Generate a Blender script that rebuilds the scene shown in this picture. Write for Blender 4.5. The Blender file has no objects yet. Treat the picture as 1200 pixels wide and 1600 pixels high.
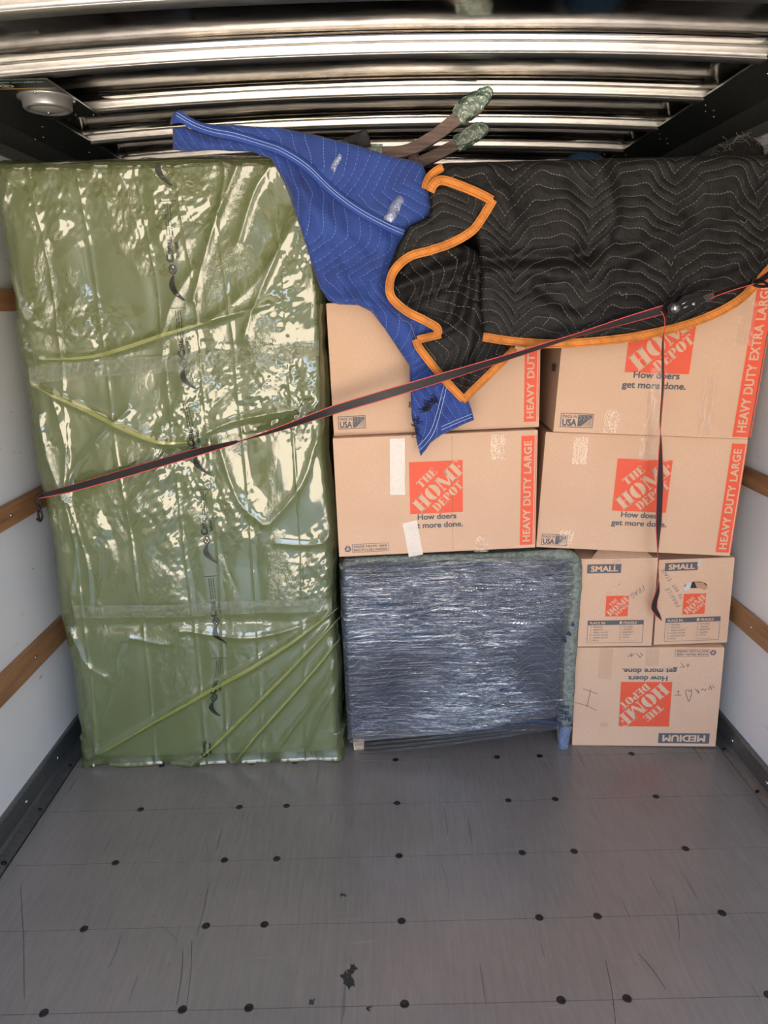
import bpy, bmesh, math, random
import numpy as np
from mathutils import Vector, Matrix
from mathutils.geometry import delaunay_2d_cdt

# ------------------------------------------------------------------ scene, camera, light
scene = bpy.context.scene
COL = scene.collection
FOC, PITCH, ROLL, CAM_H = 1109.0, math.atan(316 / 1109.0), 0.025, 1.69
fw = np.array([0, math.cos(PITCH), -math.sin(PITCH)])
_r = np.array([1.0, 0, 0]); _u = np.cross(_r, fw)
CR = math.cos(ROLL) * _r - math.sin(ROLL) * _u
CU = math.sin(ROLL) * _r + math.cos(ROLL) * _u
cam_d = bpy.data.cameras.new('camera')
cam_d.sensor_fit = 'VERTICAL'; cam_d.sensor_height = 36.0; cam_d.lens = FOC * 36.0 / 1600.0
cam_d.clip_start = 0.02
cam = bpy.data.objects.new('camera', cam_d); COL.objects.link(cam)
M = Matrix.Identity(4)
for i in range(3):
    M[i][0] = CR[i]; M[i][1] = CU[i]; M[i][2] = -fw[i]
M[2][3] = CAM_H
cam.matrix_world = M
scene.camera = cam
scene.view_settings.view_transform = 'Standard'
scene.view_settings.look = 'None'
scene.view_settings.gamma = 1.0
scene.view_settings.use_curve_mapping = False
scene.view_settings.exposure = 0.17

# world: bright sky above, a dark row of trees and houses at the horizon, sunlit pavement below
W = bpy.data.worlds.new('world'); scene.world = W; W.use_nodes = True
nt = W.node_tree; nt.nodes.clear()
w_out = nt.nodes.new('ShaderNodeOutputWorld'); w_bg = nt.nodes.new('ShaderNodeBackground')
w_tc = nt.nodes.new('ShaderNodeTexCoord'); w_sep = nt.nodes.new('ShaderNodeSeparateXYZ')
w_ramp = nt.nodes.new('ShaderNodeValToRGB'); w_map = nt.nodes.new('ShaderNodeMapRange')
w_noise = nt.nodes.new('ShaderNodeTexNoise'); w_noise.inputs['Scale'].default_value = 5.0
w_add = nt.nodes.new('ShaderNodeMath'); w_add.operation = 'MULTIPLY_ADD'
nt.links.new(w_tc.outputs['Generated'], w_sep.inputs[0])
nt.links.new(w_tc.outputs['Generated'], w_noise.inputs['Vector'])
nt.links.new(w_noise.outputs['Fac'], w_add.inputs[0]); w_add.inputs[1].default_value = 0.16
nt.links.new(w_sep.outputs['Z'], w_add.inputs[2])
w_map.inputs['From Min'].default_value = -0.92; w_map.inputs['From Max'].default_value = 1.08
nt.links.new(w_add.outputs[0], w_map.inputs['Value'])
nt.links.new(w_map.outputs[0], w_ramp.inputs['Fac'])
els = w_ramp.color_ramp.elements
GROUND = (1.15, 0.97, 0.78, 1); HOUSE = (0.13, 0.14, 0.135, 1); SKY = (0.72, 0.86, 1.08, 1)
els[0].position = 0.0; els[0].color = GROUND
els[1].position = 1.0; els[1].color = (0.30, 0.45, 0.85, 1)
for p, c in ((0.470, GROUND), (0.485, HOUSE), (0.565, HOUSE), (0.58, SKY)):
    e = els.new(p); e.color = c
w_bg.inputs['Strength'].default_value = 7.0
nt.links.new(w_ramp.outputs['Color'], w_bg.inputs['Color'])
nt.links.new(w_bg.outputs[0], w_out.inputs['Surface'])

REAR = -0.9        # open rear doorway of the cargo box
XL_, XR_ = -1.30, 1.34

def at(x, y, Y=None, Z=None, X=None):
    d = fw + CR * ((x - 600) / FOC) - CU * ((y - 800) / FOC)
    if Y is not None: t = Y / d[1]
    elif Z is not None: t = (Z - CAM_H) / d[2]
    else: t = X / d[0]
    return np.array([0, 0, CAM_H]) + t * d

# ------------------------------------------------------------------ materials
def srgb(r, g, b):
    f = lambda v: (v / 255) / 12.92 if v / 255 <= 0.04045 else ((v / 255 + 0.055) / 1.055) ** 2.4
    return (f(r), f(g), f(b), 1.0)

def mat(name, color, rough=0.6, metal=0.0, **kw):
    m = bpy.data.materials.new(name); m.use_nodes = True
    b = m.node_tree.nodes['Principled BSDF']
    b.inputs['Base Color'].default_value = color
    b.inputs['Roughness'].default_value = rough
    b.inputs['Metallic'].default_value = metal
    for k, v in kw.items():
        b.inputs[k.replace('_', ' ')].default_value = v
    return m

class NT:
    """tiny helper for wiring nodes"""
    def __init__(s, m): s.m = m; s.t = m.node_tree; s.b = s.t.nodes.get('Principled BSDF')
    def n(s, typ, **kw):
        n = s.t.nodes.new(typ)
        for k, v in kw.items():
            if k.startswith('i_'):
                key = k[2:]
                n.inputs[int(key) if key.isdigit() else key.replace('_', ' ')].default_value = v
            else: setattr(n, k, v)
        return n
    def l(s, a, b): s.t.links.new(a, b)
    def math(s, op, a, b=None, c=None):
        n = s.n('ShaderNodeMath', operation=op)
        for i, v in enumerate((a, b, c)):
            if v is None: continue
            if isinstance(v, (int, float)): n.inputs[i].default_value = v
            else: s.l(v, n.inputs[i])
        return n.outputs[0]
    def coord(s, kind='Object', scale=(1, 1, 1)):
        tc = s.n('ShaderNodeTexCoord'); mp = s.n('ShaderNodeMapping')
        mp.inputs['Scale'].default_value = scale
        s.l(tc.outputs[kind], mp.inputs[0]); return mp.outputs[0]
    def noise(s, vec, scale, detail=3, rough=0.5, dist=0.0):
        n = s.n('ShaderNodeTexNoise'); n.inputs['Scale'].default_value = scale
        n.inputs['Detail'].default_value = detail; n.inputs['Roughness'].default_value = rough
        n.inputs['Distortion'].default_value = dist
        s.l(vec, n.inputs['Vector']); return n.outputs['Fac']
    def mix(s, fac, a, b):
        n = s.n('ShaderNodeMix', data_type='RGBA')
        for sock, v in ((n.inputs[0], fac), (n.inputs[6], a), (n.inputs[7], b)):
            if isinstance(v, (tuple, float, int)): sock.default_value = v
            else: s.l(v, sock)
        return n.outputs[2]
    def ramp(s, fac, lo, hi):
        n = s.n('ShaderNodeMapRange'); n.inputs['From Min'].default_value = lo; n.inputs['From Max'].default_value = hi
        s.l(fac, n.inputs['Value']); return n.outputs[0]
    def bump(s, h, strength=0.3, dist=0.01, normal=None):
        n = s.n('ShaderNodeBump'); n.inputs['Strength'].default_value = strength; n.inputs['Distance'].default_value = dist
        s.l(h, n.inputs['Height'])
        if normal is not None: s.l(normal, n.inputs['Normal'])
        return n.outputs['Normal']
    def set(s, name, v): s.l(v, s.b.inputs[name])

MT = {}
def cardboard(name, c0, c1):
    m = mat(name, c0, 0.75); k = NT(m)
    v = k.coord('Object')
    col = k.mix(k.ramp(k.noise(v, 5, 4), 0.3, 0.7), c0, c1)
    fine = k.noise(k.coord('Object', (1, 1, 0.25)), 300, 2)
    col2 = k.mix(k.ramp(fine, 0.35, 0.75), col, tuple(x * 0.86 for x in c0[:3]) + (1,))
    k.set('Base Color', col2)
    wav = k.n('ShaderNodeTexWave', i_Scale=48.0); k.l(v, wav.inputs['Vector'])
    k.set('Normal', k.bump(wav.outputs['Fac'], 0.12, 0.0008, k.bump(k.noise(v, 9, 3), 0.25, 0.006)))
    return m
MT['card'] = cardboard('cardboard', srgb(212, 176, 148), srgb(203, 166, 137))
MT['card_in'] = mat('cardboard_edge', srgb(176, 136, 106), 0.8)
MT['orange_print'] = mat('orange_ink', srgb(220, 84, 54), 0.6)
MT['gray_print'] = mat('gray_ink', srgb(84, 86, 92), 0.6)
MT['pen'] = mat('marker_ink', srgb(38, 66, 84), 0.5)
MT['black_metal'] = mat('black_metal', srgb(20, 20, 22), 0.35, 0.6)
MT['bolt'] = mat('worn_black_bolt', srgb(52, 50, 52), 0.32, 0.7)
MT['chrome'] = mat('chrome_ring', srgb(205, 205, 205), 0.34, 0.75)
MT['steel'] = mat('zinc_steel', srgb(190, 190, 190), 0.25, 1.0)
MT['black_print'] = mat('black_ink', srgb(28, 34, 28), 0.4)
MT['plastic_white'] = mat('white_ink', srgb(215, 215, 215), 0.5)
MT['gold'] = mat('gold_ink', srgb(190, 150, 70), 0.5)
MT['teal'] = mat('teal_ink', srgb(16, 70, 66), 0.4)


# clear tape
def film(name, trans_col, trans_fac, base, rough, bump_scale, bump_strength, stretch=(1, 1, 1), dist=0.004, ior=1.5, extra=0.0, gate=False):
    m = mat(name, base, rough); k = NT(m)
    k.b.inputs['Specular IOR Level'].default_value = 0.8
    v = k.coord('Object', stretch)
    h = k.noise(v, bump_scale, 4, 0.6, 0.6)
    if gate:
        h = k.math('MULTIPLY', h, k.ramp(k.noise(k.coord('Object', (1, 1, .6)), 6.5, 2, .5, .8), .50, .66))
    nrm = k.bump(h, bump_strength, dist)
    k.set('Normal', nrm)
    tr = k.n('ShaderNodeBsdfTransparent'); tr.inputs[0].default_value = trans_col
    mx = k.n('ShaderNodeMixShader'); mx.inputs[0].default_value = trans_fac
    gl = k.n('ShaderNodeBsdfGlossy'); gl.inputs['Roughness'].default_value = rough; k.l(nrm, gl.inputs['Normal'])
    lw = k.n('ShaderNodeLayerWeight'); k.l(nrm, lw.inputs['Normal']); F0 = ((ior - 1) / (ior + 1)) ** 2 + extra
    frs = k.math('MULTIPLY_ADD', k.math('POWER', lw.outputs['Facing'], 5.0), 1 - F0, F0)
    out = k.t.nodes['Material Output']
    k.l(k.b.outputs[0], mx.inputs[1]); k.l(tr.outputs[0], mx.inputs[2])
    mx2 = k.n('ShaderNodeMixShader'); k.l(frs, mx2.inputs[0])
    k.l(mx.outputs[0], mx2.inputs[1]); k.l(gl.outputs[0], mx2.inputs[2])
    k.l(mx2.outputs[0], out.inputs['Surface'])
    return m
MT['clear_tape'] = film('clear_tape', (0.985, 0.975, 0.96, 1), 0.90, srgb(226, 200, 178), 0.18, 40, 0.6, (1.8, 1, 0.7), 0.004, 1.6)
MT['white_tape'] = film('frosted_tape', (0.98, 0.96, 0.94, 1), 0.30, srgb(232, 222, 212), 0.22, 200, 0.8, (1, 1, 1), 0.002, 1.6)
MT['bag'] = film('yellow_plastic_film', (0.57, 0.63, 0.43, 1), 0.55, srgb(118, 127, 84), 0.065, 75, 1.0, (1, 1, 0.6), 0.0034, 1.75, .0, True)
MT['bag_fold'] = film('doubled_yellow_film', (0.82, 0.84, 0.50, 1), 0.66, srgb(186, 192, 100), 0.12, 60, 0.4, (1, 1, 0.6), 0.0012, 1.6)
MT['bag_tape'] = film('crinkled_tape', (0.97, 0.98, 0.95, 1), 0.90, srgb(190, 195, 165), 0.08, 70, 1.0, (1.6, 1, 1), 0.010, 1.7, .02)
MT['wrap'] = film('stretch_wrap', (0.94, 0.97, 0.985, 1), 0.90, srgb(170, 185, 190), 0.07, 16, 1.0, (0.30, 1, 9), 0.07, 1.9, .20)
MT['green_wrap'] = film('green_stretch_wrap', (0.62, 0.85, 0.70, 1), 0.40, srgb(150, 186, 162), 0.09, 40, 1.0, (1, 1, 1), 0.02, 1.9, .25)
m = mat('mattress_ticking', srgb(176, 178, 160), 0.8); MT['mattress'] = m
MT['scrap'] = film('clear_tape_scrap', (0.9, 0.94, 1, 1), 0.72, srgb(120, 146, 200), 0.12, 50, 1.0, (1, 1, 1), 0.006, 1.8, .05)

def wood(name, c0, c1, axis, rough=0.55, sc=1.0):
    m = mat(name, c0, rough); k = NT(m)
    st = [26, 26, 26]; st[axis] = 1.6
    v = k.coord('Object', tuple(st))
    n1 = k.noise(v, sc, 5, 0.65, 0.5)
    k.set('Base Color', k.mix(k.ramp(n1, 0.3, 0.72), c0, c1))
    k.set('Normal', k.bump(n1, 0.4, 0.002)); return m
MT['rail'] = wood('oak_rail', srgb(112, 78, 52), srgb(166, 124, 86), 1)
MT['dark_wood'] = wood('walnut_stain', srgb(150, 124, 114), srgb(58, 44, 40), 0, 0.5, 2.6)
MT['pale_wood'] = wood('pale_wood', srgb(196, 168, 134), srgb(214, 190, 158), 2)

def wall_mat():
    m = mat('fiberglass_panel', srgb(196, 199, 202), 0.38); k = NT(m)
    v = k.coord('Object')
    cloud = k.ramp(k.noise(v, 1.6, 4), 0.3, 0.75)
    col = k.mix(cloud, srgb(208, 213, 220), srgb(220, 220, 218))
    # dark scuffs running along the box
    sc = k.noise(k.coord('Object', (1, 0.5, 3.2)), 22, 3, 0.45)
    gate = k.ramp(k.noise(v, 2.1, 2), 0.5, 0.62)
    scuff = k.math('MULTIPLY', k.ramp(sc, 0.70, 0.735), gate)
    col = k.mix(scuff, col, srgb(96, 98, 102))
    k.set('Base Color', col)
    k.set('Normal', k.bump(k.noise(v, 3, 3), 0.3, 0.01)); return m
MT['wall'] = wall_mat()

def floor_mat():
    m = mat('phenolic_floor', srgb(84, 82, 82), 0.33); k = NT(m)
    v = k.coord('Object')
    cloud = k.ramp(k.noise(v, 1.7, 3, 0.5), 0.2, 0.8)
    col = k.mix(cloud, srgb(96, 94, 95), srgb(118, 113, 111))
    grime = k.ramp(k.noise(v, 14, 4, 0.8), 0.50, 0.9)
    col = k.mix(k.math('MULTIPLY', grime, 0.25), col, srgb(84, 80, 80))
    brush = k.noise(k.coord('Object', (26, 2.2, 1)), 3.0, 5, 0.7); col = k.mix(k.math('MULTIPLY', k.ramp(brush, .4, .75), 0.32), col, srgb(136, 130, 127))
    speck = k.ramp(k.noise(v, 55, 4, 0.75), .60, .80); col = k.mix(k.math('MULTIPLY', speck, 0.5), col, srgb(74, 71, 71))
    s1 = k.ramp(k.noise(k.coord('Object', (7, 0.35, 1)), 9, 2, 0.4), 0.71, 0.74)
    s2 = k.ramp(k.noise(k.coord('Object', (0.5, 6, 1)), 8, 2, 0.4), 0.73, 0.76)
    col = k.mix(k.math('MULTIPLY', s1, 0.4), col, srgb(58, 56, 56))
    col = k.mix(k.math('MULTIPLY', s2, 0.3), col, srgb(128, 124, 120))
    k.set('Base Color', col)
    k.b.inputs['Roughness'].default_value = 0.27; k.b.inputs['Specular IOR Level'].default_value = 0.85
    k.set('Normal', k.bump(k.noise(v, 60, 4), 0.12, 0.001, k.bump(k.noise(v, 2.5, 1), 0.10, 0.01))); return m
MT['floor'] = floor_mat()
MT['stain'] = mat('black_stain', srgb(36, 38, 42), 0.5)
MT['seam'] = mat('dark_seam', srgb(30, 30, 32), 0.6)

def metal_mat(name, col, rough, wav=0.25, metal=1.0):
    m = mat(name, col, rough, metal); k = NT(m)
    v = k.coord('Object', (0.5, 1, 1))
    dents = k.noise(v, 2.6, 3, 0.5)
    v2 = k.coord('Object', (1, 6, 6))
    fine = k.noise(v2, 14, 4, 0.7)
    c2 = tuple(x * 0.55 for x in col[:3]) + (1,)
    k.set('Base Color', k.mix(k.ramp(fine, 0.45, 0.85), col, c2))
    k.set('Normal', k.bump(fine, 0.02, 0.002, k.bump(dents, wav, 0.03))); return m
MT['ceiling'] = metal_mat('aluminium_sheet', (0.62, 0.595, 0.56, 1), 0.10, 0.10)
MT['rib'] = metal_mat('aluminium_rib', (0.80, 0.78, 0.76, 1), 0.36, 0.05, 0.92)
MT['cove'] = metal_mat('dark_aluminium', (0.10, 0.11, 0.105, 1), 0.32, 0.2, 0.75)
MT['kick'] = metal_mat('scuffed_steel', (0.17, 0.18, 0.19, 1), 0.38, 0.2, 0.8)

def quilt(name, base, dark, stitch, period, amp, spacing, along, rough=0.7, sheen=0.0, puff=0.35, wrink=0.5, flat=0.25, warp=0.07):
    """moving-blanket fabric: zigzag rows of dashed stitching over padded channels"""
    m = mat(name, base, rough); k = NT(m)
    if sheen: k.b.inputs['Sheen Weight'].default_value = sheen
    uv = k.n('ShaderNodeUVMap'); sp = k.n('ShaderNodeSeparateXYZ'); k.l(uv.outputs[0], sp.inputs[0])
    u, v = (sp.outputs[0], sp.outputs[1]) if along == 0 else (sp.outputs[1], sp.outputs[0])
    wn = k.noise(k.coord('UV', (1, 1, 1)), 4.5, 2)
    v = k.math('MULTIPLY_ADD', wn, warp, v); wn2 = k.noise(k.coord('UV', (1, 1, 1)), 2.2, 3); u = k.math('MULTIPLY_ADD', wn2, warp * 1.6, u)
    tri = k.math('DIVIDE', k.math('PINGPONG', u, period / 2), period / 2)
    # flattened zigzag: long easy run, short steep run
    tri = k.math('SMOOTH_MIN', k.math('MULTIPLY', tri, 1.6), 1.0, flat)
    vv = k.math('MULTIPLY_ADD', tri, -amp, v)
    fr = k.math('FRACT', k.math('DIVIDE', vv, spacing))
    d = k.math('ABSOLUTE', k.math('SUBTRACT', fr, 0.5))
    wid = 0.0011 / spacing
    line = k.math('LESS_THAN', d, wid)
    dash = k.math('LESS_THAN', k.math('FRACT', k.math('DIVIDE', k.math('ADD', u, vv), 0.009)), 0.62)
    lm = k.math('MULTIPLY', line, dash)
    blotch = k.ramp(k.noise(k.coord('UV'), 9, 4), 0.35, 0.7)
    k.set('Base Color', k.mix(lm, k.mix(blotch, base, dark), stitch))
    hp = k.math('POWER', k.math('MULTIPLY', d, 2.0), 0.5)
    b1 = k.bump(hp, puff, 0.012)
    wr = k.noise(k.coord('UV', (1, 1, 1)), 38, 5, 0.65, 1.2)
    k.set('Normal', k.bump(wr, wrink, 0.006, b1)); return m
def quilt_inverted_height(m): return m
MT['black_quilt'] = quilt('black_quilted_fabric', srgb(17, 15, 15), srgb(10, 9, 9), srgb(104, 100, 96), 0.25, 0.070, 0.034, 0, 0.62, 0.0, .32, .7, .25, .12)
MT['black_quilt'].node_tree.nodes['Principled BSDF'].inputs['Specular IOR Level'].default_value = 0.35
MT['blue_quilt'] = quilt('blue_quilted_fabric', srgb(34, 66, 142), srgb(27, 52, 120), srgb(92, 122, 190), 0.30, 0.10, 0.036, 1, 0.75, 0.15, 0.3, 0.6, .25, .10)
MT['navy_quilt'] = quilt('navy_quilted_fabric', srgb(48, 68, 104), srgb(32, 48, 80), srgb(150, 166, 190), 0.13, 0.034, 0.040, 0, 0.7, 0.1, 0.2, 0.3, .3, .02)
MT['teal_quilt'] = quilt('teal_quilted_fabric', srgb(32, 82, 120), srgb(22, 64, 100), srgb(70, 120, 160), 0.16, 0.035, 0.035, 1, 0.8)
m = mat('orange_binding', srgb(214, 132, 48), 0.8); k = NT(m)
k.set('Base Color', k.mix(k.ramp(k.noise(k.coord('Object'), 28, 4), 0.4, 0.7), srgb(204, 128, 54), srgb(166, 102, 42)))
wv = k.n('ShaderNodeTexWave', i_Scale=42.0); wv.bands_direction = 'DIAGONAL'; k.l(k.coord('Object'), wv.inputs['Vector'])
k.set('Normal', k.bump(wv.outputs['Fac'], 0.35, 0.002)); MT['orange'] = m
m = mat('blue_hem', srgb(38, 72, 152), 0.8); MT['blue_hem'] = m
MT['thread'] = mat('white_thread', srgb(170, 186, 224), 0.8)
MT['binding_thread'] = mat('dark_orange_thread', srgb(176, 100, 30), .8)
MT['gray_thread'] = mat('gray_thread', srgb(120, 116, 112), 0.8)
def felt(name, c0, c1, sc=60):
    m = mat(name, c0, 0.95); k = NT(m)
    n1 = k.noise(k.coord('Object'), sc, 5, 0.75)
    k.set('Base Color', k.mix(k.ramp(n1, 0.38, 0.66), c0, c1)); k.set('Normal', k.bump(n1, 0.6, 0.004)); return m
MT['gray_felt'] = felt('gray_felt', srgb(92, 100, 96), srgb(140, 148, 138))
MT['blue_felt'] = felt('blue_gray_felt', srgb(84, 98, 130), srgb(122, 134, 160))
MT['dark_felt'] = felt('dark_felt', srgb(52, 54, 58), srgb(78, 80, 84))
MT['black_cloth'] = felt('frayed_black_cloth', srgb(20, 20, 20), srgb(44, 42, 40), 40)
MT['carcass'] = mat('dark_carcass', srgb(36, 34, 38), 0.6)
MT['webbing'] = mat('black_webbing', srgb(40, 37, 38), 0.55)
MT['red_edge'] = mat('red_webbing_edge', srgb(206, 74, 78), 0.6)
MT['foil'] = mat('crumpled_paper', srgb(190, 190, 188), 0.4)
MT['lens'] = mat('clear_lens', srgb(200, 200, 195), 0.15, 0.0, Transmission_Weight=0.5)

# ------------------------------------------------------------------ object helpers
def link(o, parent=None):
    COL.objects.link(o)
    if parent is not None: o.parent = parent
    return o
def tag(o, label, cat, group=None, kind=None):
    if label: o['label'] = label
    if cat: o['category'] = cat
    if group: o['group'] = group
    if kind: o['kind'] = kind
    return o
def empty(name, loc=(0, 0, 0), label=None, cat=None, group=None):
    o = bpy.data.objects.new(name, None); o.empty_display_size = 0.1; o.location = loc
    link(o); tag(o, label, cat, group)
    bpy.context.view_layer.update()
    return o
def mesh_obj(name, verts, faces, mats, parent=None, smooth=False, fm=None, uvs=None):
    me = bpy.data.meshes.new(name)
    me.from_pydata([tuple(map(float, v)) for v in verts], [], [tuple(map(int, f)) for f in faces])
    if not isinstance(mats, (list, tuple)): mats = [mats]
    for m_ in mats: me.materials.append(m_)
    if fm is not None: me.polygons.foreach_set('material_index', fm)
    if smooth: me.polygons.foreach_set('use_smooth', [True] * len(me.polygons))
    if uvs is not None:
        ul = me.uv_layers.new(name='UVMap')
        idx = np.empty(len(me.loops), dtype=np.int32); me.loops.foreach_get('vertex_index', idx)
        ul.data.foreach_set('uv', np.asarray(uvs, dtype=np.float32)[idx].ravel())
    me.update()
    return link(bpy.data.objects.new(name, me), parent)
def local(parent, o):
    """keep world placement of vertices given in world space when parented to a located empty"""
    o.matrix_parent_inverse = parent.matrix_world.inverted(); return o

class B:
    """collects simple solids into one mesh"""
    def __init__(s): s.v = []; s.f = []; s.fm = []
    def add(s, vs, fs, mi=0):
        o = len(s.v); s.v += [tuple(v) for v in vs]; s.f += [tuple(i + o for i in f) for f in fs]; s.fm += [mi] * len(fs); return s
    def box(s, a, b, mi=0):
        (x0, y0, z0), (x1, y1, z1) = a, b
        v = [(x0, y0, z0), (x1, y0, z0), (x1, y1, z0), (x0, y1, z0), (x0, y0, z1), (x1, y0, z1), (x1, y1, z1), (x0, y1, z1)]
        return s.add(v, [(0, 3, 2, 1), (4, 5, 6, 7), (0, 1, 5, 4), (1, 2, 6, 5), (2, 3, 7, 6), (3, 0, 4, 7)], mi)
    def tube(s, pts, rad, n=8, mi=0, flat=1.0, up=(0, 0, 1), cap=True):
        pts = [np.array(p, float) for p in pts]; N = len(pts)
        rads = rad if isinstance(rad, (list, tuple, np.ndarray)) else [rad] * N
        vs = []
        for i, p in enumerate(pts):
            t = pts[min(i + 1, N - 1)] - pts[max(i - 1, 0)]; t = t / (np.linalg.norm(t) + 1e-9)
            a = np.cross(t, np.array(up, float))
            if np.linalg.norm(a) < 1e-3: a = np.cross(t, np.array([1.0, 0.1, 0]))
            a /= np.linalg.norm(a); b = np.cross(a, t)
            for k_ in range(n):
                an = 2 * math.pi * k_ / n
                vs.append(p + rads[i] * (math.cos(an) * a * flat + math.sin(an) * b))
        fs = [(i * n + k_, i * n + (k_ + 1) % n, (i + 1) * n + (k_ + 1) % n, (i + 1) * n + k_) for i in range(N - 1) for k_ in range(n)]
        if cap: fs += [tuple(range(n - 1, -1, -1)), tuple((N - 1) * n + k_ for k_ in range(n))]
        return s.add(vs, fs, mi)
    def lathe(s, c, prof, axis=(0, 0, 1), n=24, mi=0):
        """prof = [(r, h)] swept about axis through c"""
        ax = np.array(axis, float); ax /= np.linalg.norm(ax)
        a = np.cross(ax, [1, 0.01, 0]); 
        if np.linalg.norm(a) < 0.1: a = np.cross(ax, [0, 1, 0])
        a /= np.linalg.norm(a); b = np.cross(ax, a); c = np.array(c, float)
        vs = [c + ax * h_ + r_ * (math.cos(2 * math.pi * k_ / n) * a + math.sin(2 * math.pi * k_ / n) * b) for r_, h_ in prof for k_ in range(n)]
        P = len(prof)
        fs = [(i * n + k_, i * n + (k_ + 1) % n, (i + 1) * n + (k_ + 1) % n, (i + 1) * n + k_) for i in range(P - 1) for k_ in range(n)]
        fs += [tuple((P - 1) * n + k_ for k_ in range(n)), tuple(range(n - 1, -1, -1))]
        return s.add(vs, fs, mi)
    def build(s, name, mats, parent=None, smooth=False, bevel=0.0, world=False):
        o = mesh_obj(name, s.v, s.f, mats, parent, smooth, s.fm)
        bm = bmesh.new(); bm.from_mesh(o.data); bmesh.ops.recalc_face_normals(bm, faces=bm.faces); bm.to_mesh(o.data); bm.free()
        if bevel:
            md = o.modifiers.new('bevel', 'BEVEL'); md.width = bevel; md.segments = 2; md.limit_method = 'ANGLE'
        if world and parent is not None: local(parent, o)
        return o

# ---- noise
_rs = np.random.RandomState(7); _perm = _rs.permutation(256); _perm = np.concatenate([_perm, _perm, _perm])
_gr = _rs.rand(256) * 2 * math.pi
def pn(x, y, seed=0):
    x = np.asarray(x, float) + seed * 17.31; y = np.asarray(y, float) - seed * 9.77
    xi = np.floor(x).astype(int); yi = np.floor(y).astype(int); xf = x - xi; yf = y - yi
    fade = lambda t: t * t * t * (t * (t * 6 - 15) + 10)
    u, v = fade(xf), fade(yf)
    def g(ix, iy, dx, dy):
        a = _gr[_perm[(_perm[ix & 255] + iy) & 255]]; return np.cos(a) * dx + np.sin(a) * dy
    n00 = g(xi, yi, xf, yf); n10 = g(xi + 1, yi, xf - 1, yf); n01 = g(xi, yi + 1, xf, yf - 1); n11 = g(xi + 1, yi + 1, xf - 1, yf - 1)
    return ((n00 * (1 - u) + n10 * u) * (1 - v) + (n01 * (1 - u) + n11 * u) * v) * 1.4
def ridge(x, y, seed=0): return 1 - np.abs(pn(x, y, seed)) * 2
def pl_dist(X, Z, pts):
    """distance of points to a polyline"""
    d = np.full(np.shape(X), 1e9)
    for (x0, z0), (x1, z1) in zip(pts[:-1], pts[1:]):
        dx, dz = x1 - x0, z1 - z0; L = dx * dx + dz * dz + 1e-12
        t = np.clip(((X - x0) * dx + (Z - z0) * dz) / L, 0, 1)
        d = np.minimum(d, np.hypot(X - x0 - t * dx, Z - z0 - t * dz))
    return d
def pxline(pts, Y): return [(lambda q: (q[0], q[2]))(at(x, y, Y=Y)) for x, y in pts]
def catmull(pts, n=6, closed=False):
    P = [np.array(p, float) for p in pts]; out = []
    N = len(P); rng = range(N) if closed else range(N - 1)
    for i in rng:
        if closed: a, b, c, d = P[(i - 1) % N], P[i], P[(i + 1) % N], P[(i + 2) % N]
        else: a, b, c, d = P[max(i - 1, 0)], P[i], P[i + 1], P[min(i + 2, N - 1)]
        for k_ in range(n):
            t = k_ / n
            out.append(0.5 * ((2 * b) + (c - a) * t + (2 * a - 5 * b + 4 * c - d) * t * t + (3 * b - a - 3 * c + d) * t ** 3))
    if not closed: out.append(P[-1])
    return out

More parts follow.
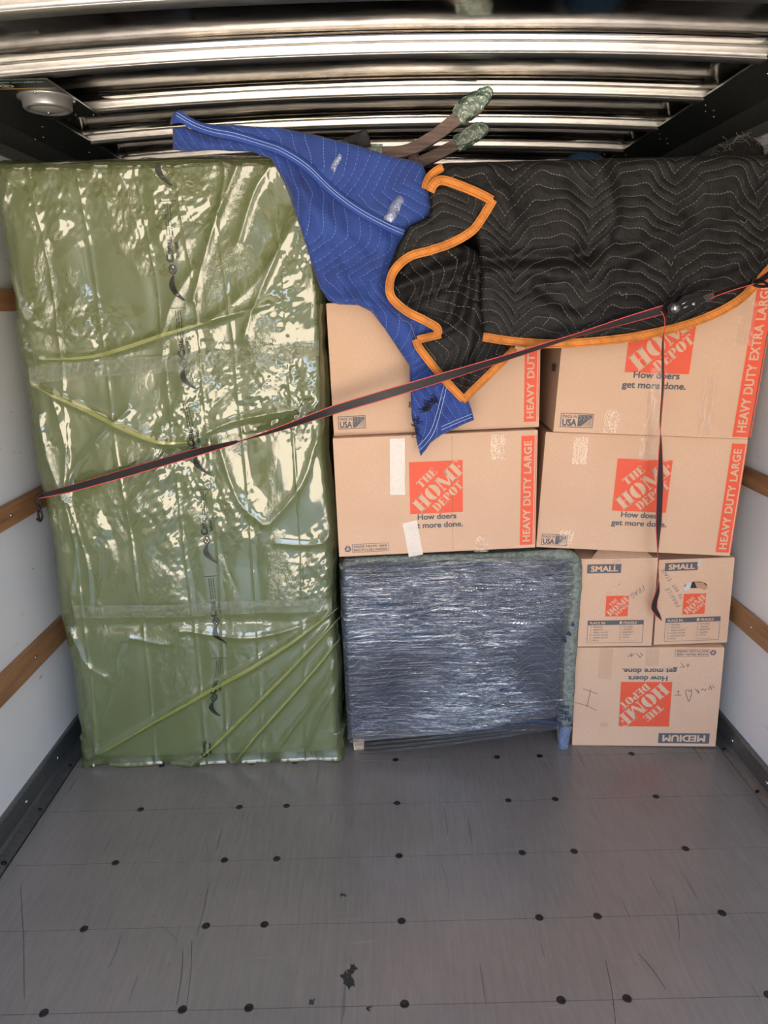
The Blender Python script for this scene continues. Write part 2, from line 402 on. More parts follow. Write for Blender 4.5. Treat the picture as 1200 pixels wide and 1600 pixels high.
def sheet(name, outline, Y, m_, parent, fn, res=0.009, thick=0.006, ztop=None, roll_r=0.05, uvrot=0.0, uvoff=(0, 0)):
    """cloth sheet with a free outline (world X,Z pairs); fn(X,Z) gives its relief, above ztop it rolls back over the load"""
    poly = [np.array(p[:2], float) for p in outline]
    pts = []
    for a, b in zip(poly, poly[1:] + poly[:1]):
        L = np.linalg.norm(b - a); n = max(1, int(L / res))
        for i in range(n): pts.append(a + (b - a) * i / n)
    nb = len(pts)
    P = np.array(pts); x0, z0 = P.min(0); x1, z1 = P.max(0)
    gx, gz = np.meshgrid(np.arange(x0, x1, res), np.arange(z0, z1, res))
    gx = gx + (np.arange(gx.shape[0]) % 2)[:, None] * res * 0.5
    gx, gz = gx.ravel(), gz.ravel()
    inside = np.zeros(gx.shape, bool)
    for (xa, za), (xb, zb) in zip(P, np.roll(P, -1, 0)):
        c = ((za > gz) != (zb > gz)); 
        with np.errstate(divide='ignore', invalid='ignore'):
            xi = (xb - xa) * (gz - za) / (zb - za + 1e-15) + xa
        inside ^= c & (gx < xi)
    dd = pl_dist(gx, gz, [tuple(p) for p in P] + [tuple(P[0])])
    keep = inside & (dd > res * 0.45)
    allp = [Vector(p) for p in P] + [Vector((a, b)) for a, b in zip(gx[keep], gz[keep])]
    r = delaunay_2d_cdt(allp, [(i, (i + 1) % nb) for i in range(nb)], [], 1, 1e-6)
    V = np.array([tuple(v) for v in r[0]]); F = r[2]
    X, Z = V[:, 0], V[:, 1]
    edge = pl_dist(X, Z, [tuple(p) for p in P] + [tuple(P[0])])
    y = Y - fn(X, Z) + 0.008 * np.clip(1 - edge / 0.02, 0, 1) ** 2
    z = Z.copy()
    if ztop is not None:
        t = np.clip(Z - ztop, 0, None); th = np.clip(t / roll_r, 0, math.pi / 2)
        z = np.where(t > 0, ztop + roll_r * np.sin(th), Z)
        y = y + roll_r * (1 - np.cos(th)) + np.clip(t - roll_r * math.pi / 2, 0, None)
    c, s = math.cos(uvrot), math.sin(uvrot)
    uv = np.stack([X * c - Z * s + uvoff[0], X * s + Z * c + uvoff[1]], -1)
    o = mesh_obj(name, np.stack([X, y, z], -1), F, m_, parent, True, uvs=uv)
    bm = bmesh.new(); bm.from_mesh(o.data); bmesh.ops.recalc_face_normals(bm, faces=bm.faces)
    bm.faces.ensure_lookup_table()
    if sum(f.normal.y for f in bm.faces) > 0: bmesh.ops.reverse_faces(bm, faces=bm.faces)
    bm.to_mesh(o.data); bm.free()
    md = o.modifiers.new('thickness', 'SOLIDIFY'); md.thickness = thick; md.offset = -1
    if parent is not None: local(parent, o)
    return o

def strip(name, path, width, m_, parent, thick=0.004, nrm=(0, -1, 0), offs=0.0, mats=None, cols=2, world=True, twist=None, colmat=None):
    """flat ribbon along a 3D path; width vector stays across the path, facing nrm"""
    P = [np.array(p, float) for p in path]; N = len(P); vs = []; nrm = np.array(nrm, float)
    ws = width if isinstance(width, (list, tuple, np.ndarray)) else [width] * N
    for i, p in enumerate(P):
        t = P[min(i + 1, N - 1)] - P[max(i - 1, 0)]; t /= np.linalg.norm(t) + 1e-9
        a = np.cross(t, nrm); a /= np.linalg.norm(a) + 1e-9
        nn = np.cross(a, t)
        if twist is not None:
            ca, sa = math.cos(twist[i]), math.sin(twist[i]); a, nn = a * ca + nn * sa, nn * ca - a * sa
        fr = cols if not isinstance(cols, int) else [k_ / cols - 0.5 for k_ in range(cols + 1)]
        for q in fr: vs.append(p + a * (q * ws[i]) + nn * offs)
    C = len(fr)
    fs = [(i * C + k_, i * C + k_ + 1, (i + 1) * C + k_ + 1, (i + 1) * C + k_) for i in range(N - 1) for k_ in range(C - 1)]
    fm = [(colmat[k_] if colmat else 0) for i in range(N - 1) for k_ in range(C - 1)]
    o = mesh_obj(name, vs, fs, mats or m_, parent, True, fm)
    if thick:
        md = o.modifiers.new('thickness', 'SOLIDIFY'); md.thickness = thick; md.offset = 0
    if world and parent is not None: local(parent, o)
    return o

# ---- text and printing
def text_mesh(s, bold=0.0, align='LEFT', spacing=1.0):
    cu = bpy.data.curves.new('t', 'FONT'); cu.body = s; cu.size = 1.0; cu.offset = bold; cu.align_x = align
    cu.space_character = spacing; cu.resolution_u = 3; cu.fill_mode = 'FRONT'
    ob = bpy.data.objects.new('t', cu); COL.objects.link(ob)
    dg = bpy.context.evaluated_depsgraph_get(); me = ob.evaluated_get(dg).to_mesh()
    v = np.array([x.co[:2] for x in me.vertices]).reshape(-1, 2); f = [tuple(p.vertices) for p in me.polygons]
    ob.evaluated_get(dg).to_mesh_clear(); COL.objects.unlink(ob); bpy.data.objects.remove(ob); bpy.data.curves.remove(cu)
    return v, f

class Print:
    """flat ink shapes in the (u, v) plane of a face, with ink layers at tiny heights"""
    def __init__(s): s.v = []; s.f = []; s.fm = []
    def poly(s, pts, mi=0, h=0.0):
        o = len(s.v); s.v += [(p[0], p[1], h) for p in pts]; s.f.append(tuple(range(o, o + len(pts)))); s.fm.append(mi)
    def rect(s, u0, v0, u1, v1, mi=0, h=0.0): s.poly([(u0, v0), (u1, v0), (u1, v1), (u0, v1)], mi, h)
    def frame(s, u0, v0, u1, v1, t, mi=0, h=0.0):
        s.rect(u0, v0, u1, v0 + t, mi, h); s.rect(u0, v1 - t, u1, v1, mi, h); s.rect(u0, v0, u0 + t, v1, mi, h); s.rect(u1 - t, v0, u1, v1, mi, h)
    def line(s, pts, w, mi=0, h=0.0):
        for a, b in zip(pts[:-1], pts[1:]):
            a = np.array(a, float); b = np.array(b, float); d = b - a; L = np.linalg.norm(d) + 1e-9
            n = np.array([-d[1], d[0]]) / L * w / 2; e = d / L * w * 0.3
            s.poly([a - n - e, b - n + e, b + n + e, a + n - e], mi, h)
    def text(s, txt, u, v, width=None, height=0.02, rot=0.0, mi=0, h=0.0, bold=0.02, anchor=(0, 0), spacing=1.0):
        V, F = text_mesh(txt, 0.0, 'LEFT', spacing)
        if len(V) == 0: return
        q_ = bold * 1.0; V0, F0_ = V, F; n0 = len(V0)
        V = np.concatenate([V0 + np.array(d_) * q_ for d_ in ((-1, -.8), (1, -.8), (1, .8), (-1, .8))]); F = [tuple(i + n0 * j_ for i in f) for j_ in range(4) for f in F0_]; hh = np.repeat(np.arange(4) * .00006, n0)
        lo, hi = V.min(0), V.max(0); sy = height / 0.70; 
        sx = sy if width is None else width / (hi[0] - lo[0])
        V = (V - np.array([lo[0], 0])) * np.array([sx, sy])
        V = V - np.array([anchor[0] * (hi[0] - lo[0]) * sx, anchor[1] * height])
        c, sn = math.cos(rot), math.sin(rot)
        o = len(s.v); s.v += [(u + x * c - y * sn, v + x * sn + y * c, h + e_) for (x, y), e_ in zip(V, hh)]
        s.f += [tuple(i + o for i in f) for f in F]; s.fm += [mi] * len(F)
    def build(s, name, mats, parent, fmap):
        vs = [fmap(u, v, h) for u, v, h in s.v]
        return mesh_obj(name, vs, s.f, mats, parent, False, s.fm)

# stencil slab letters of the square orange mark, unit height, given as lists of polygons
def arc(cx, cy, rx, ry, a0, a1, n=14): return [(cx + rx * math.cos(math.radians(a0 + (a1 - a0) * i / n)), cy + ry * math.sin(math.radians(a0 + (a1 - a0) * i / n))) for i in range(n + 1)]
def ring(cx, cy, rx, ry, ix, iy, a0, a1): return arc(cx, cy, rx, ry, a0, a1) + arc(cx, cy, ix, iy, a1, a0)
def R_(a, b, c, d): return [(a, b), (c, b), (c, d), (a, d)]
GL = {
 'H': (0.92, [R_(.06, 0, .36, 1), R_(.0, 0, .42, .07), R_(.0, .93, .42, 1), R_(.56, 0, .86, 1), R_(.50, 0, .92, .07), R_(.50, .93, .92, 1), R_(.36, .46, .44, .53), R_(.48, .46, .56, .53)]),
 'O': (0.94, [ring(.45, .5, .45, .52, .10, .42, 100, 260), ring(.49, .5, .45, .52, .10, .42, -80, 80)]),
 'M': (1.22, [R_(.0, 0, .26, .07), R_(.08, 0, .16, .9), R_(0, .93, .3, 1), [(.04, 1), (.36, 1), (.68, .12), (.60, 0), (.52, 0)], [(.64, .22), (.70, .10), (.94, .8), (.94, 1), (.90, 1)], R_(.84, 0, 1.14, 1), R_(.78, 0, 1.22, .07), R_(.84, .93, 1.22, 1)]),
 'E': (0.78, [R_(.06, 0, .36, 1), R_(0, 0, .7, .06), R_(0, .94, .68, 1), [(.68, 1), (.68, .70), (.60, .88), (.46, .95)], [(.74, 0), (.74, .33), (.62, .12), (.48, .05)], R_(.36, .47, .44, .53), [(.44, .5), (.56, .34), (.56, .66)]]),
 'T': (0.84, [R_(.26, 0, .56, 1), R_(.18, 0, .64, .07), R_(.0, .93, .82, 1), [(0, .96), (0, .66), (.08, .86), (.2, .93)], [(.82, .96), (.82, .66), (.74, .86), (.62, .93)]]),
 'D': (0.90, [R_(.06, 0, .36, 1), R_(0, 0, .42, .07), R_(0, .93, .42, 1), ring(.42, .5, .46, .5, .14, .43, -86, 86)]),
 'P': (0.82, [R_(.06, 0, .36, 1), R_(0, 0, .46, .07), R_(0, .93, .42, 1), ring(.42, .71, .38, .29, .10, .22, -88, 88)]),
}
def letters(pr, word, u, v, hgt, width, rot, mi, h):
    tot = sum(GL[c][0] for c in word) + 0.05 * (len(word) - 1); k_ = width / (tot * hgt); x = 0
    c, s = math.cos(rot), math.sin(rot)
    for ch in word:
        for pg in GL[ch][1]:
            q = [((x + px) * hgt * k_, py * hgt) for px, py in pg]
            pr.poly([(u + a * c - b * s, v + a * s + b * c) for a, b in q], mi, h)
        x += GL[ch][0] + 0.05
def logo(pr, uc, vc, S, rot=0.0, O=0, K=1):
    c, s = math.cos(rot), math.sin(rot)
    f = lambda a, b: (uc + (a - .5) * S * c - (b - .5) * S * s, vc + (a - .5) * S * s + (b - .5) * S * c)
    pr.poly([f(0, 0), f(1, 0), f(1, 1), f(0, 1)], O, 0.0)
    q = math.radians(43.5) + rot
    for w, (a, b), hh, ww in (('HOME', (.218, .012), .285, 1.20), ('THE', (.222, .485), .155, .44), ('DEPOT', (.52, .02), .165, .70)):
        p = f(a, b); letters(pr, w, p[0], p[1], hh * S, ww * S, q, K, 0.0003)
def recycle(pr, uc, vc, r, mi, rot=0.0):
    """three chasing arrows around a triangle"""
    tri = [(uc + r * 1.1 * math.cos(rot + math.radians(90 + 120 * k_)), vc - r * .12 + r * 1.1 * math.sin(rot + math.radians(90 + 120 * k_))) for k_ in range(3)]
    for k_ in range(3):
        a = np.array(tri[k_]); b = np.array(tri[(k_ + 1) % 3]); d = b - a; n = np.array([-d[1], d[0]]) * .13
        p0 = a + d * .16; p1 = a + d * .60; tip = a + d * .84
        pr.poly([p0 - n * .9, p1 - n * .9, p1 + n * .9, p0 + n * .9], mi, 0)
        pr.poly([p1 - n * 1.9, tip, p1 + n * 1.9], mi, 0)
        pr.poly([p0 - n * .9, p0 + n * .9, a + (b - a) * .02 + (np.array([uc, vc]) - a) * .28, a + (np.array([uc, vc]) - a) * .04 + d * .05], mi, 0)
def made_in_usa(pr, u, v, w, hgt, G, K):
    t = hgt * .05
    pr.frame(u, v, u + w, v + hgt, t, G)
    pr.text('MADE IN', u + w * .06, v + hgt * .66, w * .44, hgt * .22, 0, G, 0, .02)
    pr.text('USA', u + w * .06, v + hgt * .12, w * .44, hgt * .46, 0, G, 0, .04)
    pr.rect(u + w * .53, v + hgt * .1, u + w * .96, v + hgt * .9, G)
    for k_ in range(4):
        b = .12 + k_ * .19
        pr.poly([(u + w * (.64 + k_ * .06), v + hgt * .1), (u + w * (.68 + k_ * .06), v + hgt * .1), (u + w * .96, v + hgt * (.62 - k_ * .15)), (u + w * .96, v + hgt * (.70 - k_ * .15))], K, .0003)
    for i in range(3):
        for j in range(3):
            cx, cy = u + w * (.59 + i * .12 + (j % 2) * .03), v + hgt * (.82 - j * .13); r = w * .02
            pr.poly([(cx + (r if q % 2 == 0 else r * .45) * math.sin(q * math.pi / 5), cy + (r if q % 2 == 0 else r * .45) * math.cos(q * math.pi / 5)) for q in range(10)], K, .0003)
def recycled_box(pr, u, v, w, hgt, G, rot=0.0):
    """three-arrow sign with a framed line of text; rot = pi turns it upside down about (u, v)"""
    sub = Print()
    recycle(sub, hgt * .5, hgt * .5, hgt * .42, 0)
    sub.frame(hgt * 1.0, 0, w, hgt, hgt * .05, 0)
    sub.text('MADE FROM 100%', hgt * 1.2, hgt * .56, w - hgt * 1.4, hgt * .26, 0, 0, 0, .02)
    sub.text('RECYCLED PAPER', hgt * 1.2, hgt * .14, w - hgt * 1.4, hgt * .26, 0, 0, 0, .02)
    o = len(pr.v); c, s = math.cos(rot), math.sin(rot)
    pr.v += [(u + a * c - b * s, v + a * s + b * c, h) for a, b, h in sub.v]
    pr.f += [tuple(i + o for i in f) for f in sub.f]; pr.fm += [G] * len(sub.f)

# ------------------------------------------------------------------ the cargo box
YB = 6.2
def struct(o): o['kind'] = 'structure'; return o
# floor: plank panels with fine seams
fl = B(); rows = [REAR] + [1.383 + .2537 * k_ for k_ in range(-8, 20)] + [YB]
rows = [r for r in rows if REAR <= r <= YB]
g = 0.0009
for a, b in zip(rows[:-1], rows[1:]): fl.box((XL_ + .065, a + g, -0.03), (XR_ - .045, b - g, 0.0))
fl.box((XL_ - .02, REAR, -0.05), (XR_ + .02, YB, -0.004), 1)
floor = struct(fl.build('floor', [MT['floor'], MT['seam']]))
bolt_b = None
for yk in range(0, 5):
    y = 1.385 + .2537 * yk
    for x in (-.892, -.541, -.373, .021, .417, .584, .942):
        if bolt_b is None:
            b = B(); b.lathe((0, 0, 0), [(.0118, 0), (.0118, .0006), (.0100, .0014), (.0062, .0014), (.0055, .0004), (.0022, .0004), (.0018, .0010)], n=20)
            o = b.build('floor_bolt', MT['bolt'], floor, True); bolt_b = o
        else:
            o = bolt_b.copy(); COL.objects.link(o); o.parent = floor
        o.location = (x, y, 0.0)
# stain marks on the floor
st = Print()
for cx, cy, R0, sd in ((548, 1524, .030, 1), (536, 1398, .007, 2), (489, 1566, .007, 3), (577, 1576, .006, 5)):
    q = at(cx, cy, Z=0)
    for j in range(5):
        ox, oy = random.Random(sd * 9 + j).uniform(-1, 1) * R0, random.Random(sd * 5 + j).uniform(-1, 1) * R0 * 1.2
        rr = R0 * random.Random(sd + j * 3).uniform(.25, .55)
        st.poly([(q[0] + ox + rr * (1 + .5 * math.sin(3 * a + sd + j)) * math.cos(a), q[1] + oy + rr * 1.4 * (1 + .4 * math.cos(5 * a + j)) * math.sin(a)) for a in np.linspace(0, 2 * math.pi, 18)[:-1]], 0, .0004 + j * .00003)
for (x0, y0, x1, y1, w_) in ((326, 1380, 308, 1460, .0015), (286, 1488, 276, 1570, .0015), (300, 1470, 292, 1572, .0012), (998, 1490, 1040, 1545, .0018), (946, 1500, 962, 1600, .0014), (188, 1465, 170, 1512, .0012), (1052, 1400, 1062, 1470, .0012), (32, 1385, 38, 1560, .0013), (320, 1308, 326, 1345, .001), (250, 1446, 278, 1470, .001), (690, 1350, 702, 1400, .001)):
    a, b = at(x0, y0, Z=0), at(x1, y1, Z=0); st.line([(a[0], a[1]), ((a[0] + b[0]) / 2 + .004, (a[1] + b[1]) / 2), (b[0], b[1])], w_, 0, .0004)
o = st.build('floor_scuff', [MT['stain']], floor, lambda u, v, h: (u, v, h))

for side, X, sg in (('left', XL_, -1), ('right', XR_, 1)):
    b = B(); b.box((min(X, X + sg * .04), REAR, -0.05), (max(X, X + sg * .04), YB, 2.56)); wl = struct(b.build('wall_' + side, MT['wall']))
    # wall-base kick plate with floor flange
    b = B(); f_ = 0.062 if sg < 0 else 0.045
    xi = X - sg * f_
    prof = [(X, .10), (X - sg * .012, .10), (X - sg * .016, .094), (X - sg * .02, .028), (X - sg * .026, .016), (xi, .004), (xi, 0.0), (X, 0.0)]
    n = len(prof); vs = [(p[0], REAR, p[1]) for p in prof] + [(p[0], YB, p[1]) for p in prof]
    b.add(vs, [(i, (i + 1) % n, n + (i + 1) % n, n + i) for i in range(n)] + [tuple(range(n)), tuple(range(2 * n - 1, n - 1, -1))])
    kick = struct(b.build('baseboard_' + side, MT['kick'], None)); 
    rv = None
    for j in range(5):
        for (dx, z, off) in ((.019, .06, 0.0), (.05 if sg < 0 else .036, .009, .02)):
            y = 1.62 + .2537 * j + off
            if y > 2.5: continue
            b = B(); b.lathe((0, 0, 0), [(.008, 0), (.007, .003), (.003, .005)], axis=(-sg, 0, 0) if dx < .03 else (-sg * .3, 0, 1), n=12)
            o = b.build('rivet', MT['steel' if dx < .03 else 'black_metal'], kick, True); o.location = (X - sg * dx, y, z)
    # timber tie rails
    zs = ((.455, .552), (1.003, 1.081), (1.716, 1.79)) if sg < 0 else ((.509, .592), (1.037, 1.104), (1.70, 1.775))
    for q, (z0, z1) in enumerate(zs):
        b = B(); b.box((min(X, X - sg * .02), REAR, z0), (max(X, X - sg * .02), YB, z1))
        rail = struct(b.build('trim_%d' % (q + (1 if sg < 0 else 4)), MT['rail'], bevel=.003))
        for j in range(12):
            b = B(); b.lathe((0, 0, 0), [(.007, 0), (.006, .002), (.002, .003)], axis=(-sg, 0, 0), n=10)
            o = b.build('screw', MT['steel'], rail, True); o.location = (X - sg * .02, -.7 + .61 * j, (z0 + z1) / 2)
    # sloped dark metal panels between wall and roof
    xe = sg * 1.222 if sg > 0 else -1.225
    b = B(); P_ = [(xe, 2.418), (X - sg * .03, 2.335), (X - sg * .012, 2.275), (X - sg * .012, 2.236), (X, 2.236), (X, 2.56), (xe, 2.56)]
    P_ = [(xe, 2.418), (xe, 2.424), (X, 2.50), (X, 2.236), (X - sg * .012, 2.236), (X - sg * .014, 2.272), (X - sg * .03, 2.335)]
    n = len(P_); vs = [(p[0], REAR, p[1]) for p in P_] + [(p[0], YB, p[1]) for p in P_]
    b.add(vs, [(i, (i + 1) % n, n + (i + 1) % n, n + i) for i in range(n)] + [tuple(range(n)), tuple(range(2 * n - 1, n - 1, -1))])
    cove = struct(b.build('trim_%d' % (7 if sg < 0 else 8), MT['cove']))
    rv = None
    for j in range(-2, 8):
        yy = 2.53 + .4475 * j
        for (dx, dy) in ((.02, -.012), (.045, -.03), (.035, .02), (.06, .0)):
            b = B() if rv is None else None
            z = 2.418 - (2.418 - 2.335) * dx / (abs(X - sg * .03 - xe))
            if rv is None:
                b.lathe((0, 0, 0), [(.005, 0), (.0045, -.002), (.002, -.0035)], n=10); rv = b.build('rivet', MT['steel'], cove, True); o = rv
            else: o = rv.copy(); COL.objects.link(o); o.parent = cove
            o.location = (xe + sg * dx, yy + dy, z - .0005)
b = B(); b.box((XL_, YB, -.05), (XR_, YB + .04, 2.56)); struct(b.build('wall_front', MT['cove']))  # unseen bulkhead, coloured dark so the roof panels reflect a dark interior

# ceiling: bright aluminium sheet dipping into hat-shaped cross ribs, slight crown across the box
prof = []   # (y, z, material)
y_rib0 = 2.497 - 0.4475 * 8
def rib_profile(y1):
    """one bay ending in the rib whose front face stands at y1"""
    y0 = y1 - .4475 + .064; out = [(y0, 2.5035, 0)]
    for t in np.linspace(0.2, 1, 5): out.append((y0 + (y1 - .078 - y0) * t, 2.5025, 0))
    pr_ = []; yy_, zz_ = 0.0, 0.0
    for a in (6, 14, 26, 40, 52, 60, 66, 70, 73, 76, 78):
        aa = math.radians(a); st_ = .010 if a < 20 else .0026
        yy_ += st_ * math.cos(aa); zz_ -= st_ * math.sin(aa); pr_.append((yy_, zz_))
    ky = (y1 - .018) - pr_[-1][0]
    for a_, b_ in pr_: out.append((ky + a_, 2.502 + b_, 0))
    zend = 2.502 + pr_[-1][1]
    out += [(y1 - .0175, zend + .001, 0), (y1 - .001, zend + .0015, 1), (y1, zend - .001, 1), (y1 + .0015, 2.464, 1), (y1 + .003, 2.4525, 1), (y1 + .008, 2.450, 1), (y1 + .056, 2.450, 1), (y1 + .062, 2.456, 1), (y1 + .064, 2.514, 1)]
    return out
for k_ in range(0, 17):
    y1 = y_rib0 + .4475 * k_
    if y1 - .4 > YB: break
    prof += rib_profile(y1)
xs = np.linspace(XL_ - .0, XR_ + .0, 45); vs = []; fs = []; fm = []; n = len(prof)
for x in xs:
    for (y, z, mi) in prof:
        dz = -.026 * x * x + .0016 * float(pn(x * 2.1, y * 2.3, 3)) * (1 if z > 2.50 else .3)
        vs.append((x, y, z + dz))
for i in range(len(xs) - 1):
    for j in range(n - 1):
        fs.append((i * n + j, (i + 1) * n + j, (i + 1) * n + j + 1, i * n + j + 1)); fm.append(prof[j + 1][2])
ceil = struct(mesh_obj('ceiling', vs, fs, [MT['ceiling'], MT['rib']], None, True, fm))
md = ceil.modifiers.new('split', 'EDGE_SPLIT'); md.split_angle = math.radians(38)
md = ceil.modifiers.new('thickness', 'SOLIDIFY'); md.thickness = .003; md.offset = 1

# ------------------------------------------------------------------ ceiling light on its plate, top left
pl = B(); pl.box((-1.225, 2.515, 2.408), (-1.020, 2.955, 2.413))
plate = pl.build('mounting_plate', MT['cove']); tag(plate, 'dark metal plate fixed across the roof ribs, carrying the round light at top left', 'metal plate')
for x, y in ((-1.035, 2.93), (-1.10, 2.93), (-1.16, 2.93)):
    b = B(); b.lathe((0, 0, 0), [(.005, 0), (.0045, -.002), (.002, -.0035)], n=10); o = b.build('rivet', MT['steel'], plate, True); o.location = (x, y, 2.408)
dome = empty('dome_light', (-1.108, 2.705, 2.408), 'round chrome dome lamp on the dark plate at the left end of the roof', 'ceiling light')
b = B(); b.lathe((0, 0, 0), [(.092, 0), (.092, -.006), (.080, -.008), (.078, -.034), (.073, -.039), (.064, -.039), (.061, -.032)], n=40); b.build('chrome_ring', MT['chrome'], dome, True)
b = B(); b.lathe((0, 0, 0), [(.062, -.030), (.054, -.036), (.030, -.043), (.006, -.045)], n=40); b.build('lens', MT['lens'], dome, True)
b = B(); b.lathe((0, 0, 0), [(.006, -.044), (.006, -.049), (.003, -.051)], n=12); b.build('lens_nut', MT['steel'], dome, True)
for a in (20, 150, 270):
    b = B(); b.lathe((.086 * math.cos(math.radians(a)), .086 * math.sin(math.radians(a)), -.005), [(.006, 0), (.005, -.004), (.002, -.006)], n=12); b.build('screw', MT['steel'], dome, True)
b = Print(); b.rect(-1.215, 2.520, -1.030, 2.595, 0, 0); b.rect(-1.215, 2.520, -1.030, 2.545, 1, .0003); b.rect(-1.215, 2.592, -1.030, 2.602, 2, .0003)
b.text('To Turn Your Light On', -1.205, 2.526, .165, .011, 0, 3, .0006, .02)
for rr in (.020, .014, .008):
    b.poly(arc(-1.175, 2.568, rr * 1.15, rr * .8, 0, 350, 30), 3 if rr in (.020, .008) else 0, .0004 + (.02 - rr) * .02)
# lies on the plate's underside: reads when looked at from below
sticker = b.build('instruction_sticker', [MT['black_print'], MT['teal'], MT['gold'], MT['plastic_white']], None, lambda u, v, h: (u, 2.520 + (v - 2.520), 2.4075 - h))
tag(sticker, 'black and green instruction sticker with a gold line in front of the dome lamp', 'sticker')

# ------------------------------------------------------------------ mattress in a yellow bag
MX0, MX1, MH, MY = -1.195, -0.188, 2.158, 2.40
matt = empty('mattress', (-.69, 2.55, 0), 'single mattress stood on end against the left wall, sealed in a yellow translucent plastic bag', 'mattress')
b = B(); b.box((MX0 + .025, MY + .03, .012), (MX1 - .022, MY + .30, MH - .02)); core = b.build('mattress_body', MT['mattress'], matt, bevel=.03, world=True)
core.modifiers['bevel'].segments = 4
folds = []
for pts, A_, w_ in (
    ([(532, 945), (430, 1020), (300, 1095), (140, 1188)], .016, .014), ([(533, 960), (440, 1060), (340, 1160), (300, 1192)], .013, .012),
    ([(534, 990), (480, 1060), (400, 1150), (365, 1192)], .012, .011), ([(535, 1010), (500, 1080), (450, 1150), (420, 1190)], .007, .012),
    ([(536, 1060), (500, 1120), (480, 1170)], .007, .01), ([(270, 985), (400, 998), (520, 960)], .008, .012),
    ([(95, 780), (75, 720), (60, 650)], .007, .012), ([(95, 780), (100, 700), (80, 620)], .006, .01), ([(100, 785), (120, 720), (200, 640)], .006, .01),
    ([(100, 790), (115, 860), (110, 930)], .007, .010), ([(105, 785), (135, 880), (140, 960)], .006, .009), ([(40, 600), (130, 640), (240, 690), (300, 690)], .009, .014),
    ([(60, 560), (150, 555), (260, 520), (330, 500), (420, 475)], .009, .014), ([(10, 430), (40, 500), (110, 520)], .008, .014), ([(0, 520), (60, 560)], .006, .012),
    ([(330, 500), (400, 440), (470, 330)], .007, .02), ([(300, 470), (330, 360), (370, 260)], .010, .014), ([(370, 380), (395, 300), (420, 260)], .008, .014), ([(340, 330), (350, 270), (345, 245)], .007, .01),
    ([(430, 400), (400, 470), (380, 530)], .008, .014), ([(300, 420), (260, 490), (250, 560)], .006, .014), ([(300, 690), (360, 660), (460, 640)], .007, .012),
    ([(340, 690), (370, 780), (410, 820)], .010, .014), ([(420, 820), (470, 760), (500, 680)], .008, .016), ([(430, 850), (500, 850), (525, 800)], .007, .014),
    ([(200, 790), (260, 720), (300, 700)], .007, .014), ([(200, 1000), (260, 1010), (280, 990)], .006, .012), ([(110, 990), (130, 1040), (160, 1060)], .008, .014)):
    folds.append((pxline(catmull(pts, 4), 2.385), A_, w_))
creases = [pxline(p, 2.385) for p in ([(42, 262), (75, 420), (95, 580), (110, 800), (150, 1180)], [(118, 262), (133, 360), (160, 540), (180, 700), (205, 850), (232, 1080), (240, 1190)],
            [(208, 262), (240, 430), (262, 620), (285, 850), (305, 1000), (322, 1190)], [(270, 262), (305, 480), (325, 700), (342, 900), (355, 1190)],
            [(335, 330), (362, 520), (385, 760), (402, 1000), (410, 1190)], [(415, 262), (440, 420), (455, 640), (470, 860), (478, 1190)])]
def tw_(X, Z, ang, f, ph): return np.abs(2 * np.mod(f * (X * math.cos(ang) + Z * math.sin(ang)) + ph, 1.0) - 1)
def bag_h0(X, Z):
    X = np.asarray(X, float); Z = np.asarray(Z, float)
    w1, w2 = pn(X * 3.1, Z * 2.6, 1), pn(X * 3.3, Z * 2.2, 2)
    wx = X + .06 * w1 + .012 * pn(X * 12, Z * 10, 3); wz = Z + .07 * w2 + .012 * pn(X * 11, Z * 12, 4)
    m1 = np.clip(.55 + 1.4 * pn(X * 2.2, Z * 1.8, 5), .08, 1); m2 = np.clip(.35 + 1.7 * pn(X * 3.4, Z * 2.9, 6), 0, 1)
    up = np.clip((Z - .10) / .9, .38, 1)
    h = 0
    for a, f, p, A in ((.10, 4.3, .1, .0060), (-.35, 5.1, .6, .0050), (.75, 3.1, .3, .0050), (1.9, 2.2, .8, .0045)): h = h + A * m1 * tw_(wx, wz, a, f, p)
    for a, f, p, A in ((.25, 13, .2, .0034), (-.7, 11, .5, .0036), (1.2, 9, .7, .0034), (2.2, 15, .4, .0022)): h = h + A * m2 * tw_(wx, wz, a, f, p)
    for a, f, p, A in ((.5, 38, .2, .0010), (-.4, 46, .5, .0008), (1.6, 33, .7, .0010), (2.4, 60, .4, .0005)): h = h + A * m2 * tw_(wx, wz, a, f, p)
    h = h * up + .006 * pn(X * 3, Z * 2, 21)
    for l_, A_, w_ in folds:
        xs_ = [p[0] for p in l_]; zs_ = [p[1] for p in l_]
        sel = (X > min(xs_) - .06) & (X < max(xs_) + .06) & (Z > min(zs_) - .06) & (Z < max(zs_) + .06)
        if sel.any(): h[sel] += A_ * np.exp(-np.abs(pl_dist(X[sel], Z[sel], l_) / w_) ** 1.5)
    for i, l_ in enumerate(creases):
        d = pl_dist(X, Z, l_); h += (.0034 + .0026 * pn(Z * 14, i * 3.3 + 0 * Z, 4)) * np.exp(-d / .006) - .003 * np.exp(-(d / .03) ** 2)
    for zc, ww in ((1.57, .03), (.60, .03)):
        zz = zc + (.04 * (X + .7) if zc > 1 else .0); h -= .007 * np.exp(-((Z - zz) / ww) ** 2)
    return h
_gx = np.linspace(-1.50, .12, 640); _gz = np.linspace(-.02, 2.46, 980)
_GX, _GZ = np.meshgrid(_gx, _gz, indexing='ij'); _GH = bag_h0(_GX, _GZ)
